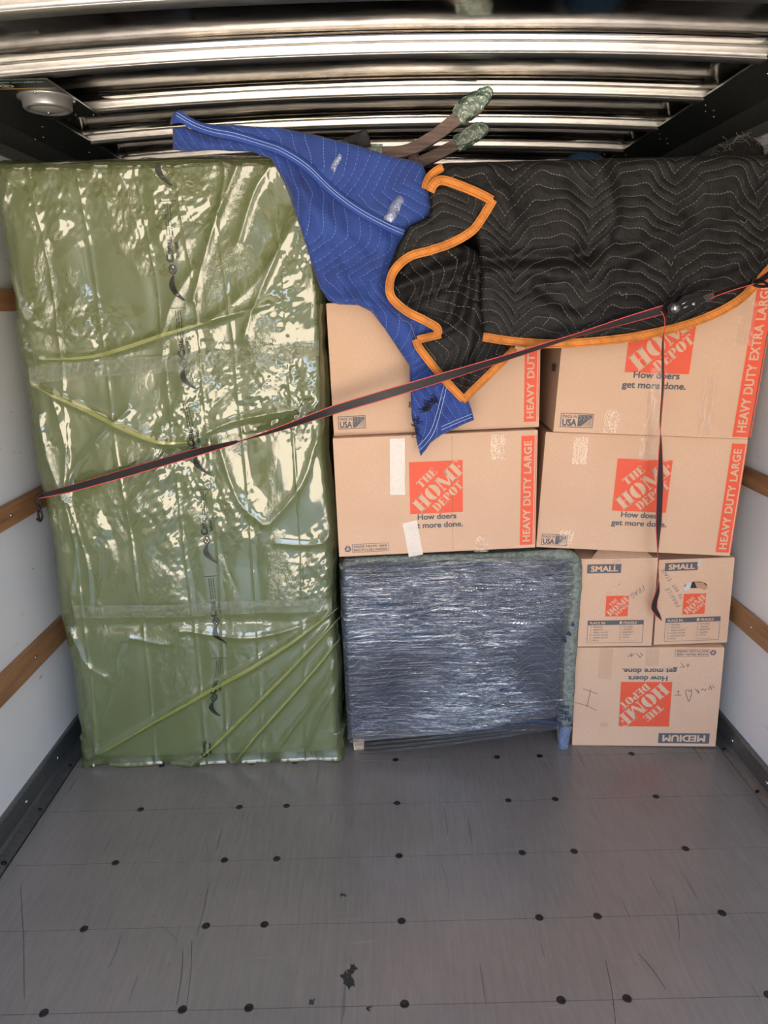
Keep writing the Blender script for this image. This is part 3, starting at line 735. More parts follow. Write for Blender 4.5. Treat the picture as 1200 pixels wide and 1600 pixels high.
def bag_h(X, Z):
    a = (np.asarray(X, float) - _gx[0]) / (_gx[1] - _gx[0]); b = (np.asarray(Z, float) - _gz[0]) / (_gz[1] - _gz[0])
    a = np.clip(a, 0, len(_gx) - 1.001); b = np.clip(b, 0, len(_gz) - 1.001); i, j = a.astype(int), b.astype(int); u, v = a - i, b - j
    return (_GH[i, j] * (1 - u) + _GH[i + 1, j] * u) * (1 - v) + (_GH[i, j + 1] * (1 - u) + _GH[i + 1, j + 1] * u) * v
nu, nv = 520, 860; OV = .26
U = np.linspace(-OV, (MX1 - MX0) + OV, nu); V = np.linspace(0, MH + OV, nv)
UU, VV = np.meshgrid(U, V, indexing='ij')
Wd = MX1 - MX0
ou = np.clip(-UU, 0, None) + np.clip(UU - Wd, 0, None); ov = np.clip(VV - MH, 0, None)
X = MX0 + np.clip(UU, 0, Wd); Z = np.clip(VV, 0, MH)
H = bag_h(MX0 + UU, VV)
xe = .014 * pn(VV * 3.3, 0 * VV + .3, 8) + .004 * pn(VV * 22, 0 * VV, 9)
side = np.clip(ou / .03, 0, 1)
rad = .035
du = np.clip(np.minimum(UU, Wd - UU), 0, None); dv = np.clip(MH - VV, 0, None)
rd = lambda d: rad * (1 - np.sqrt(np.clip(1 - (1 - np.clip(d / rad, 0, 1)) ** 2, 0, 1)))
Yv = MY + rd(du) + rd(dv) + np.maximum(ou, ov) + .004
Yv = Yv - H * np.clip(1 - np.maximum(ou, ov) / .02, 0, 1) * np.clip(np.minimum(du, dv) / .02 + .25, 0, 1)
sgn = np.where(UU < Wd / 2, -1, 1)
X = X + sgn * side * (H * .4 + .005) + xe * (np.clip(1 - np.minimum(UU, Wd - UU) / .12, 0, 1)) - (.012 * (VV < .12) * sgn * -1 * np.clip(1 - du / .1, 0, 1))
Z = Z + np.clip(ov / .03, 0, 1) * H * .8 + .006 * pn(UU * 4, 0 * UU, 6) * np.clip(1 - dv / .1, 0, 1)
Z = np.where(VV < .02, .002 + .004 * np.abs(pn(UU * 25, 0 * UU, 30)), Z)
Yv = Yv - .014 * np.clip(1 - VV / .05, 0, 1) ** 2 * (.6 + 1.6 * pn(UU * 12, 0 * UU, 31))
vs = np.stack([X, Yv, Z], -1).reshape(-1, 3)
ii = np.arange((nu - 1) * nv).reshape(nu - 1, nv)[:, :-1].ravel()
fs = np.stack([ii, ii + nv, ii + nv + 1, ii + 1], -1)
bag = mesh_obj('plastic_bag', vs, fs, MT['bag'], matt, True); local(matt, bag)
def bag_pt(x, z, lift=.0015):
    """point on the bag's front surface"""
    u = x - MX0
    return (x, MY + .004 - float(bag_h(np.array([x]), np.array([z]))[0]) - lift, z)
# doubled-over film along the tension folds
for k_, (pts, w_) in enumerate((([(530, 948), (430, 1020), (300, 1095), (142, 1186)], .022), ([(532, 965), (440, 1060), (340, 1160), (305, 1190)], .017), ([(534, 995), (480, 1060), (400, 1150), (368, 1190)], .014), ([(45, 600), (130, 640), (240, 688), (300, 690)], .022), ([(60, 562), (150, 556), (260, 522), (330, 502)], .020))):
    path = []
    for p in catmull(pxline(pts, 2.385), 14): path.append(bag_pt(p[0], p[1], .003))
    ws = [w_ * .6 * (.04 + 1.0 * math.sin(math.pi * i / (len(path) - 1))) for i in range(len(path))]
    strip('film_fold', path, ws, MT['bag_fold'], bag, thick=0, world=False)
    bag.children[-1].matrix_parent_inverse = Matrix.Identity(4)
    bag.children[-1].location = (0, 0, 0)
# packing tape across the bag
for pts, w_ in (([(44, 587), (150, 577), (300, 566), (420, 552), (498, 544)], .052), ([(114, 957), (250, 957), (400, 950), (518, 946)], .052)):
    path = [bag_pt(p[0], p[1], .002) for p in catmull(pxline(pts, 2.385), 30)]
    P_ = [np.array(p) for p in path]; vs = []; fs = []; C = 13
    for i, p in enumerate(P_):
        for j in range(C):
            z = p[2] + (j / (C - 1) - .5) * w_
            q = bag_pt(p[0], z, .0025 + .004 * max(0, float(ridge(p[0] * 38, z * 30, 40))) ); vs.append(q)
    fs = [(i * C + j, (i + 1) * C + j, (i + 1) * C + j + 1, i * C + j + 1) for i in range(len(P_) - 1) for j in range(C - 1)]
    local(matt, mesh_obj('packing_tape', vs, fs, MT['bag_tape'], matt, True))
# repeated printed mark running up the bag
mk = [(246, 235, 252, 290, 0), (258, 312, 272, 470, 1), (274, 480, 292, 608, 1), (288, 626, 312, 742, 1), (314, 765, 325, 883, 1), (326, 902, 340, 1008, 1), (341, 1028, 330, 1122, 1), (330, 1130, 322, 1192, 2)]
for (xa, ya, xb, yb, full) in mk:
    pr = Print()
    a = at(xa, ya, Y=2.385); c_ = at(xb, yb, Y=2.385); L = (a[2] - c_[2]); 
    if full != 1: L = .30
    # local frame: s runs up the bag (text baseline direction), t to the left
    base_z = c_[2] if full != 2 else c_[2] + .005 - 0.0
    def shp(pr=pr, L=L, full=full):
        if full != 2:
            outer = [(.02 * L + .20 * L * i / 10, -.012 - .020 * math.sin(math.pi * (.25 + .55 * i / 10)) + .02 * i / 10 * 0) for i in range(11)]
            mid = []
            pts = [(.0 * L + .26 * L * t, .030 * (1 - t) ** 2 * 1.0 - .012 * math.sin(math.pi * t)) for t in np.linspace(0, 1, 12)]
            # crescent banner: thin tip at the bottom right, thicker at the top
            for i in range(11):
                w0 = .003 + .007 * math.sin(math.pi * (i / 12.0 + .08)); w1 = .003 + .007 * math.sin(math.pi * ((i + 1) / 12.0 + .08))
                (s0, t0), (s1, t1) = pts[i], pts[i + 1]
                pr.poly([(s0, -t0 - w0), (s1, -t1 - w1), (s1, -t1 + w1), (s0, -t0 + w0)], 0)
            # emblem: ring with strokes
            for j in range(14):
                a0, a1 = 2 * math.pi * j / 14, 2 * math.pi * (j + 1) / 14
                f_ = lambda a_, r_: (.32 * L + r_ * 1.25 * math.cos(a_), .0 + r_ * math.sin(a_))
                pr.poly([f_(a0, .013), f_(a1, .013), f_(a1, .009), f_(a0, .009)], 0)
            pr.line([(.32 * L - .010, -.006), (.32 * L + .010, .006)], .004); pr.line([(.32 * L - .010, .004), (.32 * L + .008, -.007)], .003); pr.line([(.32 * L, -.009), (.32 * L + .002, .009)], .003)
        if full != 0:
            s0 = .39 if full == 1 else .05
            pr.text('C', s0 * L, -.006, None, .022, 0, 0, 0, .05); pr.text('OVERALL', (s0 + .085) * L, -.006, .15 * L, .015, 0, 0, 0, .04)
            pr.text('TRASH BAGS', (s0 + .04) * L, -.024, .16 * L, .009, 0, 0, 0, .04)
            if full == 1:
                for j, tx in enumerate(('keep this bag away', 'from small children', 'not a toy at any time')): pr.text(tx, .66 * L, .004 - .008 * j, .30 * L, .0048, 0, 0, 0, .01)
                pr.line([(.99 * L, -.030), (.99 * L, .022)], .0016)
    shp()
    ang = math.atan2(a[0] - c_[0], L if full == 1 else 10)
    def fmap(u, v, h, c_=c_, ang=ang, bz=base_z):
        x = c_[0] + u * math.sin(ang) - v * math.cos(ang); z = bz + u * math.cos(ang) - v * math.sin(ang) * 0
        x = min(max(x, MX0 + .05), MX1 - .05); z = min(max(z, .015), MH - .02)
        return bag_pt(x, z, .0016)
    o = pr.build('printed_mark', [MT['black_print']], bag, fmap)

# ------------------------------------------------------------------ moving boxes
class Carton:
    def __init__(s, name, p, W, Hh, D, label, group=None):
        X, Y, Z, ya, ro, le = p
        cy, sy = math.cos(ya), math.sin(ya); cr, sr = math.cos(ro), math.sin(ro)
        ex = np.array([cr, 0, -sr]); ez = np.array([sr, 0, cr]) * math.cos(le) + np.array([0, math.sin(le), 0])
        Rz = np.array([[cy, -sy, 0], [sy, cy, 0], [0, 0, 1]]); ex = Rz @ ex; ez = Rz @ ez; ez -= ex * (ez @ ex); ez /= np.linalg.norm(ez)
        ey = np.cross(ez, ex); s.o = np.array([X, Y, Z]); s.ex, s.ey, s.ez, s.W, s.H, s.D = ex, ey, ez, W, Hh, D
        root = s.o + ex * W / 2 + ey * D / 2
        e = empty(name, (0, 0, 0), label, 'cardboard box', group)
        m4 = Matrix.Identity(4)
        for i in range(3): m4[i][0] = ex[i]; m4[i][1] = ey[i]; m4[i][2] = ez[i]; m4[i][3] = root[i]
        e.matrix_world = m4; s.e = e; bpy.context.view_layer.update()
        # carcass: closed carton with meeting top flaps and slightly bowed faces
        nx, nz = 14, 10; b = B()
        w, d = W / 2, D / 2; t = .004
        g2 = B(); vs = []; fs = []
        def face(fn, a, c):
            o = len(vs)
            for i in range(a + 1):
                for j in range(c + 1): vs.append(fn(i / a, j / c))
            for i in range(a):
                for j in range(c): fs.append((o + i * (c + 1) + j, o + (i + 1) * (c + 1) + j, o + (i + 1) * (c + 1) + j + 1, o + i * (c + 1) + j + 1))
        bow = lambda a, c: 0.0
        sb = lambda a, c: .006 * math.sin(math.pi * a) * math.sin(math.pi * c)
        face(lambda a, c: (-w + W * a, -d, Hh * c), nx, nz)
        face(lambda a, c: (-w + W * a, d + sb(a, c), Hh * c), nx, nz)
        face(lambda a, c: (-w - sb(a, c) * .4, -d + D * a, Hh * c), nx, nz); face(lambda a, c: (w + sb(a, c) * .5, -d + D * a, Hh * c), nx, nz)
        face(lambda a, c: (-w + W * a, -d + D * c, 0), 2, 2)
        body = mesh_obj('carton', vs, fs, MT['card'], e)
        bm = bmesh.new(); bm.from_mesh(body.data); bmesh.ops.remove_doubles(bm, verts=bm.verts, dist=1e-4); bmesh.ops.recalc_face_normals(bm, faces=bm.faces); bm.to_mesh(body.data); bm.free()
        for sgn in (-1, 1):
            f = B(); f.box((-w + .001, min(sgn * d, sgn * .0015), Hh - .001), (w - .001, max(sgn * d, sgn * .0015), Hh + .003))
            f.build('flap', MT['card'], e, bevel=.001)
    def uv(s, x, y):
        """pixel of the photograph -> (u, v) metres on the front face from its lower left corner"""
        d = at(x, y, Y=2.0) - np.array([0, 0, CAM_H]); n = -s.ey; t = ((s.o - np.array([0, 0, CAM_H])) @ n) / (d @ n)
        q = np.array([0, 0, CAM_H]) + t * d - s.o; return float(q @ s.ex), float(q @ s.ez)
    def fmap(s, u, v, h): return (u - s.W / 2, -s.D / 2 - .0006 - h, v)
    def ink(s, pr, name, mats):
        if pr.f: return pr.build(name, mats, s.e, s.fmap)
    def mark(s, name, fn, *a):
        pr_ = Print(); fn(pr_, *a); return s.ink(pr_, name, INK)
    def tape(s, pts, w, m_, lift=.0012, name='tape', wob=.0005):
        P_ = [np.array(s.uv(x, y)) for x, y in pts]
        a, b = P_[0], P_[-1]; d = (b - a); L = np.linalg.norm(d); d /= L; n = np.array([-d[1], d[0]]); N = max(3, int(L / .006)); C = 5
        vs = [];
        for i in range(N + 1):
            for j in range(C):
                q = a + d * L * i / N + n * w * (j / (C - 1) - .5)
                vs.append(s.fmap(q[0], q[1], lift + wob * float(ridge(q[0] * 60, q[1] * 60, 3))))
        fs = [(i * C + j, (i + 1) * C + j, (i + 1) * C + j + 1, i * C + j + 1) for i in range(N) for j in range(C - 1)]
        o = mesh_obj(name, vs, fs, m_, s.e, True); return o
OP, CB, GP = MT['orange_print'], MT['card'], MT['gray_print']
INK = [OP, CB, GP]
def slogan(c, pr, xc, yc, w, hgt, rot=0.0, px=True):
    u, v = c.uv(xc, yc) if px else (xc, yc)
    for k_, (tx, ww) in enumerate((('How doers', .72), ('get more done.', 1.0))):
        dv = hgt * (.85 - 1.55 * k_)
        du = -ww * w / 2 + (-.02 * w if k_ else 0)
        cr, sr = math.cos(rot), math.sin(rot)
        pr.text(tx, u + du * cr - dv * sr, v + du * sr + dv * cr, ww * w, hgt, rot, 2, 0, .032)
def band(c, pr, xs_, txt, top, bot, w=.05):
    """orange vertical band with the size name reading upwards, centred on pixel column xs_ at mid height"""
    u, v = c.uv(*xs_); v0, v1 = bot, top
    pr.rect(u - w / 2, v0, u + w / 2, v1, 0); 
    pr.rect(u + w / 2 + .004, v0, u + w / 2 + .0065, v1, 0)
    pr.text(txt, u + w * .27, v0 + .012, v1 - v0 - .03, w * .56, math.pi / 2, 1, .0003, .03, spacing=1.08)

G_ = 'stacked cardboard moving boxes'
# upper left carton, half hidden by the blankets
c = Carton('cardboard_box', (-.167, 2.446, 1.272, .02, -.016, 0.0), .715, .440, .46, 'large cardboard box half covered by the blue and black blankets, top of the middle stack', G_)
c.mark('size_band', lambda pr, *a: band(c, pr, *a), (829, 600), 'HEAVY DUTY LARGE', .425, .02, .043)
pr = Print(); u, v = c.uv(683, 567); c.mark('logo_print', logo, u, v, .19); c.mark('slogan_print', lambda pr, *a: slogan(c, pr, *a), 685, 625, .20, .0205)
u, v = c.uv(529, 671); c.mark('origin_print', made_in_usa, u, v, .095, .045, 2, 1)
c.ink(pr, 'size_label', INK)
# middle left carton
c = Carton('cardboard_box', (-.164, 2.400, .844, .037, -.011, .009), .707, .424, .46, 'large cardboard box with two frosted tape strips, resting on the plastic-wrapped dresser', G_)
pr = Print(); u, v = c.uv(681.5, 761.5); c.mark('logo_print', logo, u, v, .187)
c.mark('slogan_print', lambda pr, *a: slogan(c, pr, *a), 683, 818, .192, .020); c.mark('size_band', lambda pr, *a: band(c, pr, *a), (823.5, 770), 'HEAVY DUTY LARGE', .408, .012, .046)
u, v = c.uv(537, 864); c.mark('recycled_print', recycled_box, u, v, .162, .031, 2)
c.ink(pr, 'size_label', INK)
c.tape([(621, 685), (621, 773)], .052, MT['white_tape']); c.tape([(640, 815), (650, 868)], .052, MT['white_tape'])
c.tape([(779, 679), (777, 718)], .052, MT['clear_tape'], wob=.002); c.tape([(752, 836), (752, 862)], .05, MT['clear_tape'], wob=.002)
pr = Print(); u, v = c.uv(706, 680); pr.rect(u - .0008, 0.005, u + .0008, .42, 0)
pr.build('crease', [MT['card_in']], c.e, c.fmap)
# middle right carton
c = Carton('cardboard_box', (.556, 2.471, .838, -.083, .048, .021), .691, .422, .46, 'large cardboard box above the two small boxes, strap tail hanging down its front', G_)
pr = Print(); u, v = c.uv(1003, 759); c.mark('logo_print', logo, u, v, .190)
c.mark('slogan_print', lambda pr, *a: slogan(c, pr, *a), 1000, 816, .195, .020); c.mark('size_band', lambda pr, *a: band(c, pr, *a), (1141, 780), 'HEAVY DUTY LARGE', .408, .012, .046)
u, v = c.uv(845.5, 851); c.mark('origin_print', made_in_usa, u, v, .093, .042, 2, 1)
c.ink(pr, 'size_label', INK)
c.tape([(908, 683), (905, 725)], .05, MT['clear_tape'], wob=.0001); c.tape([(1013, 684), (1009, 720)], .05, MT['clear_tape'], wob=.002); c.tape([(886, 828), (883, 852)], .05, MT['clear_tape'], wob=.0001)
# upper right carton
c = Carton('cardboard_box', (.594, 2.440, 1.269, -.045, .056, .0), .665, .53, .42, 'extra large cardboard box under the black blanket, top of the right stack', G_)
pr = Print(); u, v = c.uv(1033, 532); c.mark('logo_print', logo, u, v, .215)
c.mark('slogan_print', lambda pr, *a: slogan(c, pr, *a), 1024, 600, .215, .022); 
u, v = c.uv(1158, 670); pr.rect(u - .026, .006, u + .030, .522, 0); pr.rect(u + .034, .006, u + .0368, .522, 0)
pr.text('HEAVY DUTY EXTRA LARGE', u + .016, .022, .485, .030, math.pi / 2, 1, .0003, .03, spacing=1.08)
u, v = c.uv(874.5, 667); c.mark('origin_print', made_in_usa, u, v, .112, .049, 2, 1)
c.ink(pr, 'size_label', INK)
c.tape([(1030, 575), (1016, 682)], .052, MT['clear_tape'], wob=.0025); c.tape([(1110, 590), (1100, 680)], .05, MT['clear_tape'], wob=.0004)
c.tape([(958, 640), (954, 676)], .05, MT['clear_tape'], wob=.0003); c.tape([(1172, 470), (1160, 540)], .05, MT['clear_tape'], wob=.003)
pr = Print(); pr.rect(0, .2, .06, .225, 0)
pr.build('side_label', [GP], c.e, lambda u, v, h: (-c.W / 2 - .007, -c.D / 2 + .04 + u, v))
# small cartons
def small_box(p, W_, H_, D_, label, px):
    c = Carton('cardboard_box', p, W_, H_, D_, label, G_)
    pr = Print(); f = c.uv
    (u0, v0), (u1, v1) = f(*px['label'][0]), f(*px['label'][1]); pr.rect(u0, v0, u1, v1, 2)
    pr.text('SMALL', u0 + (u1 - u0) * .11, v0 + (v1 - v0) * .2, (u1 - u0) * .8, (v1 - v0) * .6, 0, 1, .0003, .035)
    u, v = f(*px['logo']); c.mark('logo_print', logo, u, v, .083)
    c.ink(pr, 'size_label', INK); pr = Print()
    (u0, v0), (u1, v1) = f(*px['tab'][0]), f(*px['tab'][1]); w = u1 - u0; h_ = v1 - v0
    pr.frame(u0, v0, u1, v1, .0015, 2); pr.rect(u0, v1 - h_ * .20, u1, v1, 2)
    pr.text('PLACE IN:', u0 + w * .04, v1 - h_ * .155, w * .28, h_ * .10, 0, 1, .0003, .03); pr.text('FRAGILE', u0 + w * .64, v1 - h_ * .155, w * .24, h_ * .10, 0, 1, .0003, .03)
    pr.rect(u0 + w * .57, v1 - h_ * .155, u0 + w * .615, v1 - h_ * .045, 1, .0003)
    for q, (colx, words) in enumerate(((.05, ('PRIMARY', 'BEDROOM', 'FAMILY ROOM', 'LIVING ROOM', 'DINING ROOM', 'BATH')), (.58, ('KITCHEN', 'LAUNDRY', 'BASEMENT', 'GARAGE', 'ATTIC', '')))):
        for r, wd in enumerate(words):
            vv = v1 - h_ * (.32 + .118 * r); x = u0 + w * colx
            pr.frame(x, vv, x + w * .03, vv + h_ * .065, .0007, 2)
            if wd: pr.text(wd, x + w * .06, vv, w * .024 * len(wd), h_ * .06, 0, 2, 0, .01)
    pr.rect(u0 + w * .3, v1 - h_ * .445, u0 + w * .42, v1 - h_ * .438, 2); pr.rect(u0 + w * .64, v1 - h_ * .92, u0 + w * .9, v1 - h_ * .913, 2)
    c.ink(pr, 'checklist_print', INK); return c
c = small_box((.721, 2.455, .438, -.036, -.007, .006), .281, .350, .40, 'small cardboard box with a closed handle tab, left of the pair above the medium box',
    dict(label=((917, 896), (971, 881)), logo=(964, 947), tab=((916.5, 1005), (1006, 968.5))))
pr = Print(); u0, v0 = c.uv(948, 927); u1, v1 = c.uv(968, 912)
pr.line([(u0, v0), (u0 + .030, v0 + .006), (u1, v1 - .014), (u1, v1)], .0018, 0, .0002); c.ink(pr, 'handle_cut', [MT['seam']])
f = c.uv
hb = B(); q = [f(948, 927), f(957, 918), f(969, 913), f(966.5, 923)]
hb.add([(a - c.W / 2, -c.D / 2 - .0012 - (.003 if i in (2, 3) else 0), b_) for i, (a, b_) in enumerate(q)], [(0, 1, 2, 3)]); hb.build('handle_tab', MT['card'], c.e)
def scrawl(c, strokes, w=.0016, name='handwriting'):
    pr = Print()
    for s_ in strokes: pr.line([c.uv(*p) for p in s_], w, 0, .0004)
    return c.ink(pr, name, [MT['pen']])
def word_strokes(word, x, y, ang, size, slant=.3):
    """simple block-capital strokes placed in picture pixels along a baseline"""
    S = {'F': [[(0, 0), (0, 1), (.6, 1)], [(0, .55), (.45, .5)]], 'R': [[(0, 0), (0, 1), (.5, .9), (.5, .6), (0, .5), (.6, 0)]], 'A': [[(0, 0), (.3, 1), (.6, 0)], [(.1, .4), (.5, .4)]],
         'G': [[(.6, .9), (.2, 1), (0, .5), (.2, 0), (.6, .1), (.6, .45), (.35, .45)]], 'I': [[(.2, 0), (.2, 1)]], 'L': [[(0, 1), (0, 0), (.5, 0)]], 'E': [[(.5, 1), (0, 1), (0, 0), (.5, 0)], [(0, .5), (.4, .5)]],
         'D': [[(0, 0), (0, 1), (.5, .7), (.5, .3), (0, 0)]], 'O': [[(.3, 0), (0, .5), (.3, 1), (.6, .5), (.3, 0)]], 'N': [[(0, 0), (0, 1), (.5, 0), (.5, 1)]], 'T': [[(.3, 0), (.3, 1)], [(0, 1), (.6, 1)]],
         'S': [[(.55, .9), (.1, 1), (.05, .6), (.55, .45), (.5, 0), (0, .08)]], 'C': [[(.55, .9), (.1, .8), (.1, .2), (.55, .1)]], 'K': [[(0, 0), (0, 1)], [(.5, 1), (0, .45), (.55, 0)]], 'U': [[(0, 1), (0, .2), (.3, 0), (.5, .2), (.5, 1)]], 'Y': [[(0, 1), (.3, .5)], [(.6, 1), (.2, 0)]], 'W': [[(0, 1), (.15, 0), (.3, .7), (.45, 0), (.6, 1)]], 'P': [[(0, 0), (0, 1), (.5, .9), (.5, .5), (0, .45)]], 'B': [[(0, 0), (0, 1), (.45, .8), (0, .5), (.5, .3), (0, 0)]], 'M': [[(0, 0), (.05, 1), (.3, .3), (.55, 1), (.6, 0)]], ' ': []}
    c_, s_ = math.cos(ang), math.sin(ang); out = []; cx = 0
    for ch in word:
        for st_ in S.get(ch, []):
            out.append([(x + ((cx + a + slant * b_) * c_ + b_ * s_ * 1.0) * size, y + ((cx + a + slant * b_) * s_ - b_ * c_) * size) for a, b_ in st_])
        cx += .85
    return out
scrawl(c, word_strokes('FRAG', 1004, 914, math.radians(143), 7.5, .2), .0013)
# raised flap at the top of the left small box
fb = B(); fb.add([(-.10, -c.D / 2 + .002, c.H + .004), (.12, -c.D / 2 + .002, c.H + .004), (.09, -c.D / 2 + .05, c.H + .028), (-.06, -c.D / 2 + .05, c.H + .026)], [(0, 1, 2, 3)])
o = fb.build('loose_flap', MT['card'], c.e); md = o.modifiers.new('t', 'SOLIDIFY'); md.thickness = .003
c.tape([(962, 874), (964, 882)], .03, MT['clear_tape'], wob=.002)
c = small_box((1.017, 2.462, .434, -.013, -.017, .011), .278, .340, .40, 'small cardboard box with an open handle hole, beside the right wall above the medium box',
    dict(label=((1038.5, 892.5), (1091, 878)), logo=(1084.5, 943.5), tab=((1037.5, 1002.5), (1126, 963))))
pr = Print()
cu_, cv_ = c.uv(1087, 915)
pr.poly([(cu_ + .036 * math.cos(a) + (.006 if math.cos(a) > 0 else -.006), cv_ + .013 * math.sin(a) + .004 * (1 - abs(math.cos(a)))) for a in np.linspace(0, 2 * math.pi, 28)[:-1]], 0, .0003)
c.ink(pr, 'handle_hole', [MT['seam']])
q = [c.uv(1068, 921), c.uv(1073, 911), c.uv(1081, 909), c.uv(1078, 920), c.uv(1071, 923)]
mesh_obj('paper_showing_in_handle', [c.fmap(a, b_, .0008) for a, b_ in q], [(0, 1, 2, 3, 4)], MT['foil'], c.e)
q = [c.uv(1085, 909), c.uv(1098, 910), c.uv(1106, 917), c.uv(1101, 922), c.uv(1088, 917)]
mesh_obj('handle_tab', [c.fmap(a, b_, .0008) for a, b_ in q], [(0, 1, 2, 3, 4)], MT['card_in'], c.e)
for wd_ in (('FRAGILE', 1063, 946, -123, 6.0), ('TO NOT', 1068, 934, -122, 5.2), ('STACK', 1050, 906, -126, 5.4)): scrawl(c, word_strokes(wd_[0], wd_[1], wd_[2], math.radians(wd_[3]), wd_[4], .2), .0013)
c.tape([(1094, 874), (1091, 884)], .012, MT['white_tape'])
# medium carton
c = Carton('cardboard_box', (.728, 2.466, 0.0, -.079, -.013, .019), .553, .422, .40, 'medium cardboard box printed upside down, on the floor at the bottom right', G_)
pr = Print(); u, v = c.uv(1008, 1100.5); c.mark('logo_print', logo, u, v, .193, math.pi)
c.mark('slogan_print', lambda pr, *a: slogan(c, pr, *a), 1013, 1050, .205, .0205, math.pi)
(u0, v0), (u1, v1) = c.uv(1028, 1161), c.uv(1109, 1146); pr.rect(u0, v0, u1, v1, 2)
pr.text('MEDIUM', u1 - (u1 - u0) * .08, v1 - (v1 - v0) * .2, (u1 - u0) * .84, (v1 - v0) * .62, math.pi, 1, .0003, .035)
u, v = c.uv(1121, 1014); c.mark('recycled_print', recycled_box, u, v - .002, .155, .029, 2, math.pi)
c.ink(pr, 'size_label', INK)
hearts = [[(1076, 1096), (1071, 1083), (1072, 1078), (1075, 1078), (1077, 1081), (1080, 1077), (1081, 1082), (1077, 1096)],
          [(1057, 1080), (1062, 1080)], [(1060, 1080), (1060, 1086)], [(1054, 1086), (1064, 1086)], [(1086, 1076), (1092, 1083), (1090, 1077)], [(1095, 1079), (1098, 1076), (1101, 1079), (1104, 1076)], [(1107, 1078), (1110, 1071), (1112, 1078)], [(1113, 1071), (1116, 1075)],
          [(911, 1076), (934, 1084)], [(923, 1077), (917, 1104)], [(898, 1097), (918, 1103), (932, 1110)], [(981, 1026), (987, 1021), (986, 1026), (991, 1021)], [(994, 1021), (1000, 1027), (1004, 1023), (1000, 1020)], [(1064, 1036), (1069, 1042)], [(1062, 1042), (1069, 1042)], [(1073, 1037), (1074, 1042)], [(1076, 1037), (1076, 1041)]]
for part_ in (hearts[:1], hearts[1:4], hearts[4:8], hearts[8:11], hearts[11:13], hearts[13:]): scrawl(c, part_, .0020)
c.tape([(1020, 1012), (1018, 1040)], .05, MT['clear_tape'], wob=.0003); c.tape([(948, 1012), (944, 1060)], .05, MT['clear_tape'], wob=.0003); c.tape([(938, 1132), (949, 1131)], .016, MT['clear_tape'], wob=.003)

# ------------------------------------------------------------------ dresser in a moving blanket and stretch wrap
fur = empty('wrapped_dresser', (.27, 2.7, 0), 'dresser wrapped in a navy quilted blanket and clear stretch film, on short wooden feet', 'dresser')
b = B(); b.box((-.135, 2.50, .11), (.70, 2.92, .80)); b.box((-.12, 2.60, .05), (.68, 2.9, .11)); b.build('carcass', MT['carcass'], fur, bevel=.01, world=True)
for nm, x0, x1, y0 in (('foot', -.150, -.098, 2.462), ('foot', .672, .712, 2.462), ('foot', -.12, -.07, 2.86), ('foot', .63, .68, 2.86)):
    b = B(); b.add([(x0 + .006, y0 + .006, 0), (x1 - .006, y0 + .006, 0), (x1 - .006, y0 + .046, 0), (x0 + .006, y0 + .046, 0), (x0, y0, .13), (x1, y0, .13), (x1, y0 + .05, .13), (x0, y0 + .05, .13)], [(0, 3, 2, 1), (4, 5, 6, 7), (0, 1, 5, 4), (1, 2, 6, 5), (2, 3, 7, 6), (3, 0, 4, 7)])
    b.build(nm, MT['pale_wood'], fur, bevel=.002, world=True)
def fz(X, Z): return .008 * pn(X * 4, Z * 4, 50) + .004 * pn(X * 11, Z * 9, 51)
ol = pxline([(533, 882), (600, 872), (760, 868), (888, 872), (889, 950), (882, 1040), (876, 1128), (820, 1140), (700, 1150), (600, 1158), (545, 1160), (538, 1050), (532, 960)], 2.45)
def wrap_round(o, x0, x1, z1, r=.03):
    pass
ob = sheet('navy_blanket', ol, 2.458, MT['navy_quilt'], fur, fz, .012, .012)
# blanket sides and top as a soft shell
b = B(); b.box((-.158, 2.468, .12), (.705, 2.93, .812)); sh = b.build('blanket_sides', MT['gray_felt'], fur, world=True, bevel=.03); sh.modifiers['bevel'].segments = 4
# rolled gray felt edges: top and right side
b = B()
def lump(path, r0, r1, flat, sd, mname, nm):
    bb = B(); P_ = catmull(path, 6); n = len(P_)
    bb.tube(P_, [(r0 + (r1 - r0) * i / (n - 1)) * (1 + .10 * float(pn(i * .5, sd, 60))) for i in range(n)], 14, 0, flat, up=(0, 1, 0))
    o = bb.build(nm, MT[mname], fur, True, world=True); return o
pe = lambda x, y, Y=2.46: at(x, y, Y=Y)
lump([pe(532, 886), pe(560, 877), pe(650, 873), pe(760, 871), pe(850, 867), pe(889, 868), pe(899, 880)], .013, .022, 1.0, 1, 'gray_felt', 'felt_top_edge')
lump([pe(896, 876), pe(897, 900), pe(893, 960), pe(888, 1030), pe(885, 1090), pe(882, 1128)], .030, .029, 1.0, 2, 'gray_felt', 'felt_side_edge')
lump([pe(884, 1134, 2.455), pe(881, 1150, 2.455), pe(880, 1168, 2.46)], .026, .020, 1.0, 3, 'blue_felt', 'felt_foot_sleeve')
